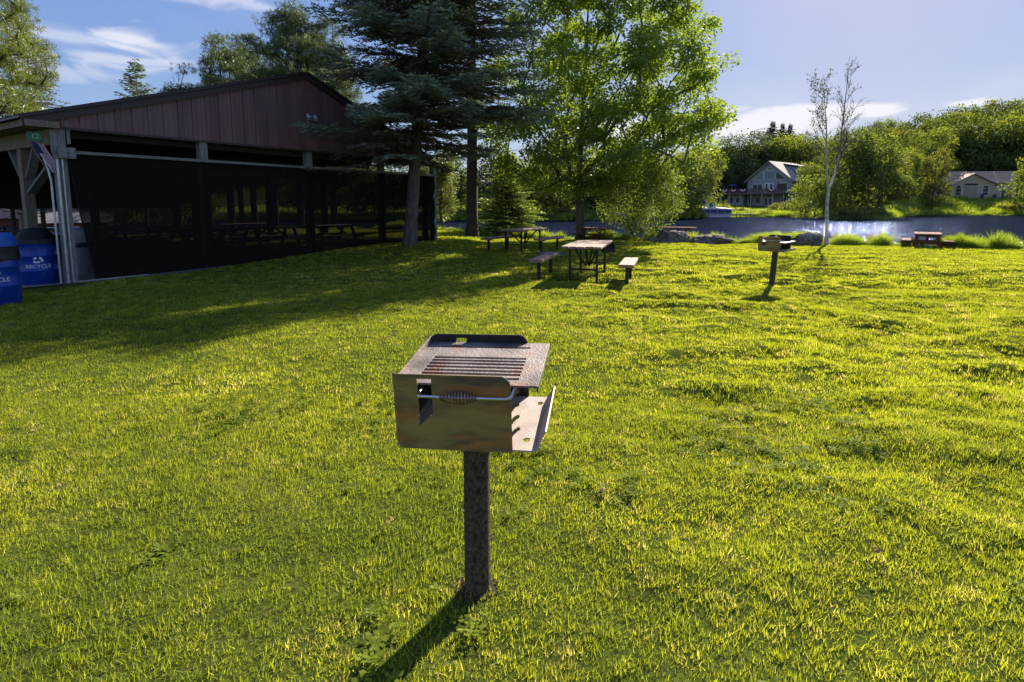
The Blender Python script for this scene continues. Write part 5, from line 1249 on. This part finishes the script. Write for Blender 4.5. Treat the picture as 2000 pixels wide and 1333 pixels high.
# ------------------------------------------------------------------ boat and dock
def boat():
    d = 88.0; root = empty('pontoon_boat', (gp(1392, d), d, -.66), R(6)); tag(root, 'covered pontoon boat with navy sides moored at the far bank', 'boat'); L_ = 4.6
    for y in (-.85, .85):
        m = MB(); m.tube([(-L_/2+.05, y, .34), (-L_/2-.30+.3, y, .18), (L_/2-.3, y, .18), (L_/2-.1, y, .18)][1:], .28, 14); m.tube([(-L_/2, y, .18), (-L_/2-.4, y, .36)], [.28, .06], 14); m.build('pontoon', MT['pontoon'], root, smooth=True)
    m = MB(); m.box((0, 0, .52), (L_+.3, 2.3, .12)); m.build('platform', MT['pontoon'], root)
    m = MB()
    for y in (-1.1, 1.1): m.box((.05, y, .93), (L_-.1, .05, .66))
    for x in (-L_/2+.05, L_/2): m.box((x, 0, .93), (.05, 2.14, .66))
    p = m.build('side_panel', MT['boatblue'], root); m = MB()
    for y in (-1.14, 1.14):
        for x in np.linspace(-L_/2+.1, L_/2, 5): m.box((x, y, .93), (.04, .03, .68))
        m.box((.05, y, .76), (L_-.1, .025, .03))
    m.build('rail_strip', MT['pontoon'], root)
    m = MB(); nx, ny = 24, 10; vs = []
    for i in range(nx+1):
        for j in range(ny+1):
            u = i/nx; v = j/ny; x = -L_/2-.05+(L_+.3)*u; y = -1.2+2.4*v
            z = 1.27+.45*math.sin(PI*v)**.8*(.45+.55*math.sin(PI*min(1, u*1.15))+.12*math.sin(u*17)); vs.append((x, y, z))
    m.add(vs, [(i*(ny+1)+j, (i+1)*(ny+1)+j, (i+1)*(ny+1)+j+1, i*(ny+1)+j+1) for i in range(nx) for j in range(ny)]); o = m.build('canvas_cover', MT['canvas'], root, smooth=True); s = o.modifiers.new('t', 'SOLIDIFY'); s.thickness = .03
    m = MB()
    for y in (-1.1, 1.1): m.bar((-1.4, y, 1.35), (-2.0, y, 2.25), .12, .12); m.bar((-.3, y, 1.45), (-.75, y, 2.1), .10, .10)
    m.build('cover_strut', MT['white'], root)
    m = MB(); m.tube([(-1.95, -1.15, 2.28), (-1.95, 0, 2.42), (-1.95, 1.15, 2.28)], .17, 10); m.build('rolled_canopy', MT['boatblue'], root, smooth=True)
    m = MB(); m.lathe([(.28, 1.7), (.3, 2.0), (.2, 2.3), (0, 2.35)], 12, c=(-.35, .3, 0)); m.build('seat_cover', MT['teal'], root, smooth=True)
    m = MB(); m.box((L_/2+.1, .4, .45), (.35, .4, .9)); m.build('motor', MT['dark'], root)
boat()
dk = empty('dock', (gp(1438, 90.0), 89.6, -.66), R(4)); m = MB()
for i in range(24): m.box((-1.9+i*.17, 0, .5), (.155, 1.2, .05))
m.build('planks', MT['rail'], dk); m = MB()
for y in (-.5, .5): m.box((.05, y, .42), (4.1, .06, .14))
m.build('dock_beam', MT['dark'], dk)
for x in (-1.7, 0, 1.7):
    for y in (-.55, .55): m = MB(); m.tube([(x, y, -.8), (x, y, .85)], .05, 8); m.build('dock_post', MT['dark'], dk)
tag(dk, 'small plank dock beside the stern of the pontoon boat', 'dock')

# ------------------------------------------------------------------ things seen through the open left end of the pavilion
def beyond():
    m = MB(); q = [(-80, 36), (-22, 36), (-22, 44), (-80, 50)]
    vs = [(x, y, float(height(x, y))+.03) for x, y in q]; N_ = 24; vs = []; fs = []
    for i in range(N_+1):
        for j in range(5):
            x = -85+60*i/N_; y = 37+2.2*j+(-(x+25))*.02; vs.append((x, y, float(height(x, y))+.12))
    for i in range(N_):
        for j in range(4): k = i*5+j; fs.append((k, k+5, k+6, k+1))
    m.add(vs, fs); o = m.build('road', MT['asphalt'], smooth=True); tag(o, kind='structure')
    d = 52.0; x = gp(142, d); zb = float(height(x, d)); root = empty('small_building', (x, d, zb), R(35)); tag(root, 'small red brown building with a pale low roof seen past the corner post', 'building')
    m = MB(); m.box((0, 0, 1.0), (5.5, 4, 2.0)); m.build('wall', MT['brick'], root); m = MB(); m.prism([(-2.5, 2.0), (2.5, 2.0), (0, 3.0)], -3.2, 3.2, 'x'); m.build('roof', MT['slab'], root)
    for x_ in (-1.5, .2, 1.9): win(root, x_-.4, x_+.4, .7, 1.6, -2.0, .08)
    d = 56.0; x = gp(10, d); zb = float(height(x, d)); root = empty('brown_building', (x, d, zb), R(30)); tag(root, 'long dark brown building beyond the road at the far left', 'building')
    m = MB(); m.box((0, 0, 1.2), (12, 5, 2.4)); m.build('wall', MT['brick'], root); m = MB(); m.prism([(-3, 2.4), (3, 2.4), (0, 4.0)], -6.5, 6.5, 'x'); m.build('roof', MT['fascia'], root)
    d = 30.0; x = gp(52, d); root = empty('old_tree', (x, d, float(height(x, d)))); m = MB(); m.tube([(0, 0, -.2), (0, 0, .2), (-.05, 0, 1.5), (0, 0, 3.4)], [.45, .26, .2, .16], 12); m.build('trunk', MT['tan'], root, smooth=True)
    r = rnd(5); P = np.repeat(np.array([[0, 0, 3.6], [.8, 0, 3.9], [-.9, .2, 3.8], [0, .5, 4.6]]), 260, 0)+r.normal(size=(1040, 3))*.6; V, F = cards(P, r.normal(size=P.shape), .2, .13, r); mkobj('crown', V, F, LM['f3'], root, r.random(len(P)))
    tag(root, 'tree with a bare tan trunk beyond the pavilion, seen between its left posts', 'tree')
beyond()
for sc_ in S.objects:
    pass
